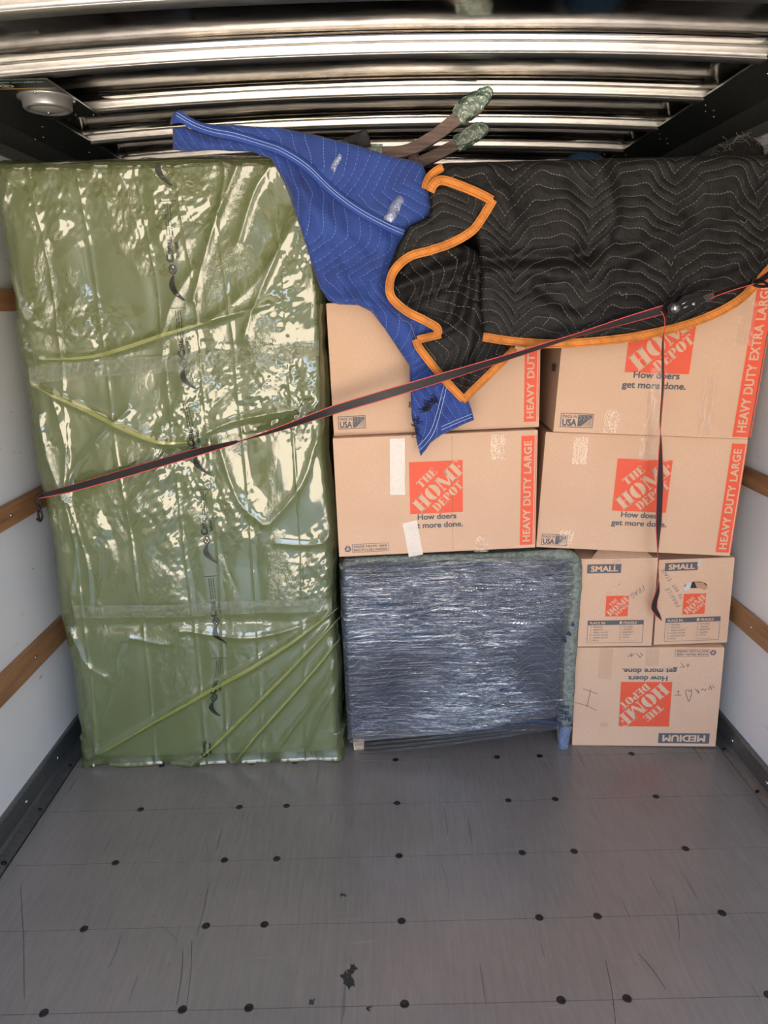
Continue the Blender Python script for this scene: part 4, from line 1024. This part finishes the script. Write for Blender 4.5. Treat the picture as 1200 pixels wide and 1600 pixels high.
# torn patches and printed words on the felt
navy_ink = mat('navy_ink', srgb(40, 48, 78), .8)
fmap_f = lambda u, v, h: (u, 2.4235 + abs(u - .705) ** 2 * 12, v)
for (x, y, s_) in ((895, 975, .5), (889, 990, .6), (882, 1002, .7)):
    pr = Print(); q = pe(x, y, 2.428); pr.poly([(q[0] + .012 * s_ * (1 + .4 * math.sin(3 * a + x)) * math.cos(a), q[2] + .018 * s_ * (1 + .3 * math.cos(4 * a + y)) * math.sin(a)) for a in np.linspace(0, 2 * math.pi, 16)[:-1]], 0)
    local(fur, pr.build('torn_patch', [navy_ink], fur, fmap_f))
for tx, x, y, w_, h_ in (('BE', 882, 1118, .034, .017), ('IGFE', 882, 1127, .056, .017), ('CITY', 882, 1108, .042, .008)):
    pr = Print(); q = pe(x, y, 2.424); pr.text(tx, q[0], q[2], w_, h_, -.02, 0, 0, .04, (.5, 0))
    local(fur, pr.build('felt_printing', [navy_ink], fur, fmap_f))
for yy in (937, 1022, 1104):
    pr = Print(); a_, b_ = pe(883, yy, 2.426), pe(897, yy + 0, 2.426); pr.line([(a_[0], a_[2]), (b_[0], b_[2])], .0014)
    local(fur, pr.build('felt_seam', [navy_ink], fur, fmap_f))
# hem of the blanket at the lower right
strip('blanket_hem', [pe(x, y, 2.437) for x, y in ((790, 1122), (830, 1126), (878, 1131))], .012, MT['navy_quilt'], fur, thick=.005)
# stretch film: tight skin over the front with streaky ridges, plus lower sling that rises to the right
nu, nv = 240, 620
x0, x1, z0, z1 = -.168, .706, .075, .815
def wrap_h(X, Z):
    env = np.clip(.42 + 1.2 * pn(X * 2.2, Z * 3.2, 70) + 1.0 * np.exp(-((Z - .60) / .16) ** 2) + .5 * np.exp(-((Z - .19) / .06) ** 2) - .9 * np.clip((X - .45) / .25, 0, 1), .03, 1.3)
    zz = Z + .02 * pn(X * 2.5, Z * 4, 71) + np.where(Z < .38, .05 * (X - .2) * np.clip((.38 - Z) / .1, 0, 1) * -1, 0)
    return env * (.0230 * ridge(X * 2.2, zz * 38, 72) + .0120 * ridge(X * 4, zz * 85, 73) + .0030 * ridge(X * 12, zz * 170, 74)) + .006 * pn(X * 3, Z * 3, 50)
Xg, Zg = np.meshgrid(np.linspace(x0, x1, nu), np.linspace(z0, z1, nv), indexing='ij')
tX = (Xg - x0) / (x1 - x0)
botz = .088 + .095 * tX - .03
Zg2 = botz + (Zg - z0) / (z1 - z0) * (z1 - botz - .006 * 0)
Yg = 2.437 - wrap_h(Xg, Zg2) + .03 * np.clip(1 - np.minimum(Xg - x0, x1 - Xg) / .025, 0, 1) ** 2 + .02 * np.clip(1 - (z1 - Zg2) / .03, 0, 1) ** 2
vs = np.stack([Xg, Yg, Zg2], -1).reshape(-1, 3)
ii = np.arange((nu - 1) * nv).reshape(nu - 1, nv)[:, :-1].ravel(); fs = np.stack([ii, ii + nv, ii + nv + 1, ii + 1], -1)
local(fur, mesh_obj('stretch_film', vs, fs, MT['wrap'], fur, True))
for k_ in range(5):     # twisted film strands along the lower edge
    a_, b_ = pe(548 + 3 * k_, 1150 + 7 * k_, 2.44), pe(892, 1118 + 4 * k_, 2.44); P_ = [a_ + (b_ - a_) * t + np.array([0, -.004 * math.sin(math.pi * t), -.006 * math.sin(math.pi * t)]) for t in np.linspace(0, 1, 16)]
    strip('film_strand', P_, .012, MT['wrap'], fur, thick=0)

# ------------------------------------------------------------------ blue moving blanket
blue = empty('moving_blanket', (.05, 2.5, 2.1), 'royal blue quilted moving blanket draped from the mattress top down over the boxes', 'moving blanket')
YB_ = 2.372
BR = [(pxline(catmull(p, 4), YB_), A_, w_) for p, A_, w_ in (
    ([(430, 250), (500, 330), (560, 400), (600, 470)], .020, .030), ([(470, 300), (520, 400), (540, 470)], .014, .022), ([(600, 380), (590, 440), (560, 470)], .016, .025),
    ([(560, 470), (620, 500), (650, 560)], .020, .03), ([(280, 190), (300, 215), (330, 235)], .016, .03), ([(655, 610), (670, 650), (660, 700)], .010, .012), ([(700, 600), (690, 640), (668, 700)], .012, .014), ([(520, 470), (580, 478)], .02, .02))]
def blue_h(X, Z):
    h = .012 * pn(X * 5, Z * 4, 80) + .006 * pn(X * 13, Z * 11, 81) + .0025 * ridge(X * 24 + Z * 8, Z * 20, 83)
    for l_, A_, w_ in BR: h = h + A_ * np.exp(-(pl_dist(X, Z, l_) / w_) ** 2)
    return h + .012
low = pxline([(272, 203), (271, 235), (300, 238), (345, 236), (395, 238), (425, 250), (445, 285), (465, 340), (484, 400), (500, 450), (514, 470), (530, 476), (560, 477), (580, 487), (600, 512), (640, 572), (641, 600), (643, 650), (648, 668), (651, 690), (657, 712), (672, 690), (690, 678), (740, 655), (736, 638), (722, 600), (700, 560), (690, 500), (700, 440), (672, 350), (660, 300), (600, 270), (500, 250), (400, 222), (330, 212), (290, 200)], YB_)
sheet('lower_drape', low, YB_, MT['blue_quilt'], blue, blue_h, .010, .008, uvrot=.25)
def blue_h2(X, Z): return blue_h(X, Z) * .8 + .030 + .010 * pn(X * 6, Z * 6, 85)
up_px = [(277, 180), (286, 182), (320, 197), (370, 200), (440, 204), (500, 216), (560, 232), (610, 247), (658, 258), (664, 272), (670, 300), (673, 330), (660, 350), (632, 366), (600, 352), (560, 330), (520, 300), (480, 262), (445, 240), (410, 226), (370, 214), (335, 207), (305, 197), (272, 200)]
up = pxline(up_px, YB_)
sheet('upper_fold', up, YB_, MT['blue_quilt'], blue, blue_h2, .009, .008, uvrot=-.2, uvoff=(.05, .02))
# part of the blanket lying back over the mattress and chair
bk = [(-.15, 2.10), (-.02, 2.11), (.08, 2.085), (.12, 2.06), (.12, 2.0), (-.15, 1.98)]
sheet('rear_part', bk, YB_ + .05, MT['blue_quilt'], blue, lambda X, Z: 0 * X, .02, .008)
hem = [(278, 182), (305, 197), (335, 207), (370, 214), (410, 226), (445, 240), (480, 262), (520, 300), (560, 330), (600, 352), (632, 366)]
def on_blue(pts, fnh, off, dx=0, dy=0):
    out = []
    for p in catmull([(a + dx, b_ + dy) for a, b_ in pts], 8):
        q = at(p[0], p[1], Y=YB_ - .04); out.append((q[0], YB_ - float(np.atleast_1d(fnh(np.array([q[0]]), np.array([q[2]])))[0]) - off, q[2]))
    return out
strip('folded_hem', on_blue(hem, blue_h2, .002, 0, -1), .026, MT['blue_hem'], blue, thick=.008)
for dd in (-4, 1):
    bb = B(); P_ = on_blue(hem, blue_h2, .0095, 0, dd); bb.tube(P_, .0008, 5); bb.build('hem_stitching', MT['thread'], blue, True, world=True)
for pts in ([(655, 706), (680, 672), (700, 600)], [(650, 703), (676, 668), (696, 598)], [(690, 668), (738, 648)], [(690, 673), (738, 653)]):
    bb = B(); bb.tube(on_blue(pts, blue_h, .003), .0010, 5); bb.build('hem_stitching', MT['thread'], blue, True, world=True)
# frayed tear near the lower corner
rn = random.Random(4)
bb = B()
for i in range(46):
    t = i / 45; x = 682 - 34 * t + rn.uniform(-3, 3); y = 622 + 30 * t + rn.uniform(-3, 3)
    if i > 30: x = 652 + rn.uniform(-5, 3); y = 650 + (i - 30) * 2.2 + rn.uniform(-2, 2)
    P_ = on_blue([(x, y), (x + rn.uniform(-7, 7), y + rn.uniform(-3, 5)), (x + rn.uniform(-8, 8), y + rn.uniform(-5, 8))], blue_h, .004 + rn.random() * .004)
    bb.tube(P_, .0010, 4)
bb.build('frayed_tear', MT['black_cloth'], blue, True, world=True)
for pts in ([(512, 262), (530, 235), (538, 242), (524, 272)], [(592, 350), (620, 300), (636, 312), (612, 356)]):
    ps = pxline(pts, YB_ - .04)
    sheet('tape_scrap', ps, YB_ - .058, MT['scrap'], blue, lambda X, Z: .004 * pn(X * 40, Z * 40, 3) + blue_h2(X, Z) - .052, .008, .0006)

# ------------------------------------------------------------------ black moving blanket with orange binding
blk = empty('moving_blanket', (.9, 2.5, 1.9), 'black quilted moving blanket with orange binding over the upper right boxes', 'moving blanket')
YK = 2.300
KR = [(pxline(catmull(p, 4), YK), A_, w_) for p, A_, w_ in (
    ([(750, 405), (830, 402), (910, 398), (960, 370)], -.022, .020), ([(760, 430), (830, 425), (900, 430), (980, 400), (1060, 350)], .020, .030), ([(900, 290), (925, 340), (915, 395)], -.014, .03),
    ([(930, 260), (955, 320), (950, 380)], .016, .03), ([(990, 420), (1060, 400), (1160, 330), (1200, 300)], -.014, .03), ([(830, 470), (900, 500), (1000, 480), (1100, 430), (1200, 380)], .016, .04),
    ([(780, 300), (800, 350), (770, 390)], .014, .03), ([(840, 440), (870, 470), (900, 480)], -.012, .02), ([(1010, 330), (1080, 290), (1200, 260)], .010, .04), ([(1050, 470), (1130, 440), (1200, 400)], -.008, .02))]
def blk_h(X, Z):
    h = .012 * pn(X * 3.5, Z * 4, 90) + .006 * pn(X * 9, Z * 10, 91) + .0022 * ridge(X * 22 + Z * 5, Z * 30, 92)
    for l_, A_, w_ in KR: h = h + A_ * np.exp(-(pl_dist(X, Z, l_) / w_) ** 2)
    return h
zt = at(900, 252, Y=YK)[2]
main_px = [(690, 256), (684, 275), (700, 300), (730, 330), (748, 380), (752, 410), (751, 470), (755, 530), (800, 537), (900, 536), (1000, 525), (1080, 505), (1140, 478), (1175, 450), (1200, 425), (1222, 395)]
mo = pxline(main_px, YK); xr = 1.30
ztf = lambda x: zt + .012 * (x - .8)
mo2 = mo + [(xr, mo[-1][1]), (xr, zt + .42), (.20, zt + .42), (.20, zt)]
sheet('quilted_drape', mo2, YK, MT['black_quilt'], blk, blk_h, .0085, .012, ztop=zt - .02, roll_r=.03)
# lower lobe
lob_px = [(760, 400), (720, 380), (680, 385), (640, 403), (612, 440), (614, 468), (640, 488), (668, 506), (687, 516), (684, 524), (652, 528), (655, 545), (690, 590), (725, 625), (760, 588), (806, 541), (790, 500), (775, 450)]
def lob_h(X, Z):
    h = .010 * pn(X * 9, Z * 9, 95) + .003 * ridge(X * 26, Z * 26, 96)
    for l_, A_, w_ in LR: h = h + A_ * np.exp(-(pl_dist(X, Z, l_) / w_) ** 2)
    return h
YL = 2.335
LR = [(pxline(catmull(p, 4), YL), A_, w_) for p, A_, w_ in (([(735, 380), (720, 430), (700, 500)], .018, .018), ([(620, 450), (680, 425), (740, 410)], .022, .018), ([(640, 470), (700, 445), (735, 430)], -.014, .014), ([(690, 520), (720, 500), (735, 440)], -.012, .014), ([(720, 600), (735, 520), (745, 430)], .014, .018))]
sheet('hanging_corner', pxline(lob_px, YL), YL, MT['black_quilt'], blk, lob_h, .0075, .010, uvrot=1.0)
# folded flap with its own corner
fl_px = [(668, 292), (688, 281), (730, 292), (770, 315), (750, 345), (735, 366), (700, 385), (645, 402), (622, 422), (607, 442), (606, 420), (620, 385), (640, 352), (672, 338), (674, 315)]
YF = 2.283
def flap_h(X, Z): return .008 * pn(X * 8, Z * 8, 97) + .003 * ridge(X * 20, Z * 25, 98)
sheet('folded_flap', pxline(fl_px, YF), YF, MT['black_quilt'], blk, flap_h, .0075, .010, uvrot=-.5)
def bind(pts, Y, fnh, w=.026, off=.004, sm=6, name='orange_binding'):
    out = []
    for p in catmull(pts, sm) if sm > 1 else pts:
        q = at(p[0], p[1], Y=Y); out.append((q[0], Y - float(np.atleast_1d(fnh(np.array([q[0]]), np.array([q[2]])))[0]) - off, q[2]))
    o = strip(name, out, w, MT['orange'], blk, thick=.012, cols=4)
    md = o.modifiers.new('bevel', 'BEVEL'); md.width = .003; md.segments = 2
    for sd_, nm_ in ((.30, 'inner'), (-.30, 'outer')):
        Q_ = [np.array(p) for p in out]; L_ = []
        for i, p in enumerate(Q_):
            t = Q_[min(i + 1, len(Q_) - 1)] - Q_[max(i - 1, 0)]; t /= np.linalg.norm(t) + 1e-9; a_ = np.cross(t, [0, -1, 0]); L_.append(p + a_ * sd_ * w + np.array([0, -.0066, 0]))
        bb_ = B(); bb_.tube(L_, .0009, 4); bb_.build('binding_stitching', MT['binding_thread'], o, True, world=False)
    return o
bind([(672, 300), (678, 288), (690, 282), (715, 289), (745, 302), (768, 314)], YF, flap_h)
bind([(770, 312), (752, 342), (736, 362), (705, 380), (670, 392), (640, 401), (618, 420), (609, 442), (612, 465), (635, 486), (662, 500), (682, 512), (684, 522)], YF + .004, flap_h)
bind([(688, 522), (668, 527), (652, 531)], YL, lob_h); bind([(650, 530), (656, 545), (690, 588), (724, 624)], YL, lob_h)
bind([(722, 626), (760, 588), (804, 544)], YL, lob_h)
bind([(754, 526), (800, 533), (860, 537), (930, 533), (1000, 524), (1080, 505), (1140, 478), (1175, 450), (1200, 422), (1222, 392)], YK, blk_h, .028)
bind([(664, 296), (668, 282), (678, 270), (692, 262)], YF + .03, flap_h, .024)
# folded layers under the top of the drape, carrying it on the boxes
b = B(); b.box((.30, 2.42, 1.80), (1.24, 2.86, 2.085)); o = b.build('folded_layers', MT['black_quilt'], blk, bevel=.05, world=True); o.modifiers['bevel'].segments = 5
# loose pale threads
for pts in ([(968, 455), (972, 462), (980, 458), (978, 466)], [(1160, 343), (1166, 348), (1171, 342)], [(622, 487), (628, 500), (640, 505), (650, 530)], [(848, 510), (856, 500), (860, 492)]):
    bb = B(); P_ = []
    for p in catmull(pts, 4):
        q = at(p[0], p[1], Y=YK - .01); P_.append((q[0], YK - float(blk_h(np.array([q[0]]), np.array([q[2]]))[0]) - .004, q[2]))
    bb.tube(P_, .0009, 4); bb.build('loose_thread', MT['gray_thread'], blk, True, world=True)

# teal-blue bundle behind, dark frayed cloth at the right wall
q = at(922, 252, Y=2.95); nn = 26
def mound(name, cx, cy, z0, rx, ry, hz, m_, sd, label, cat, base=None):
    vs = []; fs = []; na, nr = 40, 14
    for i in range(nr + 1):
        for j in range(na):
            a = 2 * math.pi * j / na; r = i / nr; k_ = 1 + .04 * float(pn(math.cos(a) * 2 + sd, math.sin(a) * 2, sd))
            zz = hz * math.sqrt(max(0, 1 - r ** 2.6)) * (1 + .02 * float(pn(r * 3 * math.cos(a), r * 5 * math.sin(a), sd)))
            vs.append((cx + rx * r * k_ * math.cos(a), cy + ry * r * k_ * math.sin(a), z0 + zz))
    for i in range(nr):
        for j in range(na): fs.append((i * na + j, i * na + (j + 1) % na, (i + 1) * na + (j + 1) % na, (i + 1) * na + j))
    uv = [(v[0], v[1]) for v in vs]
    o = mesh_obj(name, vs, fs, m_, None, True, uvs=uv); tag(o, label, cat); return o
mound('blanket_bundle', q[0], 3.05, 1.70, .21, .20, at(922, 236, Y=3.0)[2] - 1.70, MT['teal_quilt'], 3, 'rounded teal-blue blanket bundle showing behind the top of the black blanket', 'blanket')
q0, q1 = at(1105, 250, Y=2.62), at(1200, 250, Y=2.62)
frp = pxline([(1100, 262), (1108, 248), (1120, 234), (1135, 226), (1152, 215), (1165, 212), (1178, 220), (1190, 232), (1196, 246), (1198, 262)], 2.62)
fray = empty('dark_cloth', (1.2, 2.62, 2.1), 'frayed black cloth heaped above the black blanket near the right wall', 'cloth')
def fr_h(X, Z): return .02 * pn(X * 14, Z * 14, 99) + .01
sheet('cloth', frp, 2.62, MT['black_cloth'], fray, fr_h, .008, .05)
bb = B()
for i in range(70):
    t = rn.random(); k_ = int(t * 8.99); a_ = np.array(frp[k_]); b_ = np.array(frp[min(k_ + 1, 9)]); f_ = a_ + (b_ - a_) * rn.random()
    p0 = np.array([f_[0], 2.60, f_[1] - .004]); p1 = p0 + np.array([rn.uniform(-.02, .02), rn.uniform(-.02, .01), rn.uniform(-.012, .014)]); p2 = p1 + np.array([rn.uniform(-.02, .02), rn.uniform(-.01, .01), rn.uniform(-.02, .012)])
    bb.tube(catmull([p0, p1, p2], 4), .0008, 4)
bb.build('frayed_threads', MT['gray_thread'], fray, True, world=True)

# ------------------------------------------------------------------ upturned chair behind the blankets
ch = empty('upturned_chair', (.15, 2.9, 1.8), 'upturned dark wooden chair, curved legs with green film-wrapped ends pointing up over the blankets', 'chair')
YC = 2.72
def leg(px_pts, w_px, Y, name, mname):
    """flat sawn curved leg: broad face towards the doorway"""
    P_ = catmull([at(x, y, Y=Y) for x, y in px_pts], 6); N = len(P_); vs = []
    for i, p in enumerate(P_):
        t = P_[min(i + 1, N - 1)] - P_[max(i - 1, 0)]; t /= np.linalg.norm(t); a = np.array([-t[2], 0, t[0]])
        w = np.interp(i / (N - 1), [0, 1], w_px) / 2
        for s1, s2 in ((-1, 0), (1, 0), (1, 1), (-1, 1)): vs.append(p + a * s1 * w + np.array([0, .028 * s2, 0]))
    fs = [(i * 4 + k_, i * 4 + (k_ + 1) % 4, (i + 1) * 4 + (k_ + 1) % 4, (i + 1) * 4 + k_) for i in range(N - 1) for k_ in range(4)] + [(0, 1, 2, 3), tuple((N - 1) * 4 + k_ for k_ in (3, 2, 1, 0))]
    b = B(); b.add(vs, fs); return b.build(name, MT[mname], ch, bevel=.002, world=True)
l1 = leg([(520, 226), (560, 231), (600, 238), (640, 233), (680, 211), (715, 184), (738, 170), (750, 161)], (.030, .050), YC, 'curved_leg', 'dark_wood')
l2 = leg([(600, 262), (640, 258), (672, 246), (700, 232), (730, 216), (752, 205)], (.042, .036), YC + .1, 'curved_leg', 'dark_wood')
def footwrap(pts, rads, Y, nm='green_film_wrap'):
    P_ = catmull([at(x, y, Y=Y + .014) for x, y in pts], 8); n = len(P_); rr = np.interp(np.linspace(0, 1, n), np.linspace(0, 1, len(rads)), rads)
    vs = []; fs = []; C = 22
    for i, p in enumerate(P_):
        t = P_[min(i + 1, n - 1)] - P_[max(i - 1, 0)]; t /= np.linalg.norm(t); a = np.array([-t[2], 0, t[0]]); b_ = np.array([0, 1, 0])
        for k_ in range(C):
            an = 2 * math.pi * k_ / C; r = rr[i] * (1 + .22 * float(ridge(i * .35 + k_ * .2, k_ * .8 - i * .12, 33)) - .1)
            vs.append(p + r * math.cos(an) * a + r * .8 * math.sin(an) * b_)
    fs = [(i * C + k_, i * C + (k_ + 1) % C, (i + 1) * C + (k_ + 1) % C, (i + 1) * C + k_) for i in range(n - 1) for k_ in range(C)] + [tuple(range(C)), tuple((n - 1) * C + k_ for k_ in range(C))]
    b = B(); b.add(vs, fs); return b.build(nm, MT['green_wrap'], ch, True, world=True)
footwrap([(714, 186), (728, 172), (745, 160), (760, 146), (767, 138)], (.028, .036, .036, .024, .010), YC)
footwrap([(712, 227), (728, 216), (745, 206), (758, 200), (762, 197)], (.026, .030, .030, .020, .008), YC + .1)
b = B(); b.tube([at(563, 231, Y=YC - .004), at(597, 237, Y=YC - .004)], .03, 12, 0, .5, up=(0, 1, 0)); 
leg([(560, 231), (580, 235), (597, 237)], (.036, .050), YC - .003, 'film_band', 'green_wrap')
b = B(); b.tube([at(646, 236, Y=YC + .02), at(646, 264, Y=YC + .02)], .018, 4, up=(0, 1, 0)); b.build('stretcher', MT['dark_wood'], ch, world=True)
b = B(); b.box((-.12, YC + .02, 1.74), (.26, YC + .40, 2.09)); o = b.build('seat', MT['dark_wood'], ch, bevel=.02, world=True)
# gray felt scrap beside the chair
fs_ = pxline([(528, 226), (540, 214), (558, 206), (571, 200), (577, 214), (580, 228), (560, 232), (556, 222), (546, 224), (540, 232)], 2.68)
o = sheet('felt_scrap', fs_, 2.68, MT['dark_felt'], None, lambda X, Z: .015 * pn(X * 20, Z * 20, 44), .008, .012)
tag(o, 'dark gray felt scrap poking up behind the blue blanket, left of the chair legs', 'felt cloth')

# ------------------------------------------------------------------ ratchet strap
strap = empty('ratchet_strap', (-.1, 2.33, 1.3), 'black ratchet strap with red edges stretched diagonally across the whole load', 'ratchet strap')
CS = [-.5, -.42, .42, .5]; CM = [1, 0, 1]; SM = [MT['webbing'], MT['red_edge']]
def pxpath(L, n=10): return catmull([at(x, y, Y=Y) for x, y, Y in L], n)
seg = [(62, 775, 2.345), (120, 761, 2.335), (200, 738, 2.335), (300, 709, 2.33), (375, 689, 2.33), (440, 669, 2.33), (520, 641, 2.32), (600, 617, 2.295), (700, 587, 2.262), (800, 556, 2.24), (900, 524, 2.235), (980, 500, 2.225), (1036, 484, 2.215)]
P_ = pxpath(seg, 10); n = len(P_)
wpx = np.interp([i / (n - 1) for i in range(n)], [j / 12 for j in range(13)], [5, 10, 12, 11, 2.5, 8, 13.5, 14, 13, 9, 6, 11, 13])
tw = [math.acos(min(1, w / 14.0)) * (1 if i < n * .33 else -1) for i, w in enumerate(wpx)]
strip('main_webbing', P_, .031, SM, strap, thick=.0016, mats=SM, cols=CS, colmat=CM, twist=tw)
tail = [(1037, 484, 2.21), (1040, 500, 2.21), (1036, 540, 2.24), (1036, 600, 2.31), (1032, 660, 2.33), (1032, 700, 2.335), (1031, 760, 2.33), (1029, 820, 2.335), (1028, 868, 2.35), (1029, 900, 2.37), (1027, 925, 2.385), (1022, 948, 2.39), (1033, 966, 2.40)]
P_ = pxpath(tail, 8); n = len(P_)
wpx = np.interp([i / (n - 1) for i in range(n)], [j / 12 for j in range(13)], [12, 7, 3, 2, 3, 9, 13, 12, 5, 4, 11, 13, 4])
tw = [math.acos(min(1, w / 14.0)) for w in wpx]
strip('hanging_tail', P_, .031, SM, strap, thick=.0016, mats=SM, cols=CS, colmat=CM, twist=tw)
r2 = [(1105, 466, 2.20), (1112, 462, 2.20), (1140, 452, 2.20), (1180, 440, 2.20), (1188, 437, 2.20)]
P_ = pxpath(r2, 8); strip('anchor_webbing', P_, .031, SM, strap, thick=.0016, mats=SM, cols=CS, colmat=CM, twist=[1.30] * len(P_))
P_ = pxpath([(1186, 441, 2.20), (1200, 430, 2.20), (1225, 412, 2.20), (1250, 396, 2.20)], 6); strip('anchor_webbing', P_, .031, SM, strap, thick=.0016, mats=SM, cols=CS, colmat=CM, twist=[1.2] * len(P_))
b = B(); b.tube(catmull([at(1104, 470, Y=2.195), at(1108, 461, Y=2.195), at(1114, 458, Y=2.195), at(1112, 465, Y=2.195), at(1104, 470, Y=2.195)], 5), .0014, 6); b.build('red_loop', MT['red_edge'], strap, True, world=True)
# ratchet body
RY = 2.195
ax = at(1110, 466, Y=RY) - at(1040, 486, Y=RY); ax /= np.linalg.norm(ax); upv = np.array([-ax[2], 0, ax[0]]); yv = np.array([0, 1.0, 0])
def rp(a, b_, c_, O=at(1050, 482, Y=RY)): return O + ax * a + upv * b_ + yv * c_
def plate_poly(pts, c0, c1, name, mname):
    n = len(pts); b = B(); b.add([rp(a, b_, c0) for a, b_ in pts] + [rp(a, b_, c1) for a, b_ in pts], [tuple(range(n)), tuple(range(2 * n - 1, n - 1, -1))] + [(i, (i + 1) % n, n + (i + 1) % n, n + i) for i in range(n)])
    return b.build(name, MT[mname], strap, bevel=.001, world=True)
rat = [(-.022, -.012), (-.018, .012), (-.006, .020), (.012, .016), (.04, .018), (.085, .014), (.09, -.004), (.05, -.010), (.015, -.018), (-.008, -.020)]
plate_poly(rat, -.022, -.019, 'ratchet_frame', 'black_metal'); plate_poly(rat, .019, .022, 'ratchet_frame', 'black_metal')
plate_poly([(.0, .006), (.03, .028), (.07, .030), (.088, .022), (.084, .012), (.05, .016), (.02, .004)], -.019, .019, 'ratchet_handle', 'black_metal')
b = B(); b.lathe(rp(0, 0, -.028), [(.013, 0), (.013, .006)], axis=yv, n=16); b.lathe(rp(0, 0, -.031), [(.008, 0), (.010, .004)], axis=yv, n=8); b.build('ratchet_hub', MT['steel'], strap, True, world=True)
teeth = [(((.017 if i % 2 else .013) * math.cos(i * math.pi / 12)) - .004, (.017 if i % 2 else .013) * math.sin(i * math.pi / 12) + .004) for i in range(24)]
plate_poly(teeth, -.0245, -.0225, 'ratchet_wheel', 'black_metal')
b = B(); b.lathe(rp(-.004, 0, -.02), [(.010, 0), (.010, .04)], axis=yv, n=14); b.build('spool', MT['steel'], strap, True, world=True)
b = B(); b.lathe(rp(.054, -.002, -.027), [(.006, 0), (.0055, .004)], axis=yv, n=14); b.build('pivot_bolt', MT['steel'], strap, True, world=True)
for dx, dz in ((.020, .006), (.022, -.006)):
    b = B(); b.tube([rp(dx, dz, -.024), rp(dx + .018, dz + .004, -.024)], .0016, 6); b.build('spring_pin', MT['steel'], strap, True, world=True)
plate_poly([(.078, -.010), (.078, .012), (.125, .014), (.125, -.006)], -.006, .004, 'webbing_sleeve', 'webbing')
# hooks
b = B(); b.tube(catmull([at(66, 772, Y=2.34), at(58, 776, Y=2.335), at(56, 785, Y=2.33), at(62, 795, Y=2.33), at(66, 806, Y=2.33), at(63, 814, Y=2.33), at(57, 810, Y=2.33)], 6), .0042, 8); b.build('left_hook', MT['black_metal'], strap, True, world=True)
b = B(); b.tube(catmull([at(60, 775, Y=2.34), at(64, 785, Y=2.335), at(60, 800, Y=2.335), at(61, 812, Y=2.335)], 6), .0038, 8); b.build('left_hook', MT['black_metal'], strap, True, world=True)
b = B(); b.tube(catmull([at(1182, 432, Y=2.19), at(1174, 440, Y=2.19), at(1184, 447, Y=2.19), at(1204, 446, Y=2.19), at(1222, 436, Y=2.2)], 6), .0045, 8)
b.tube(catmull([at(1180, 444, Y=2.185), at(1192, 440, Y=2.185), at(1206, 449, Y=2.185)], 6), .0038, 8); b.build('right_hook', MT['black_metal'], strap, True, world=True)
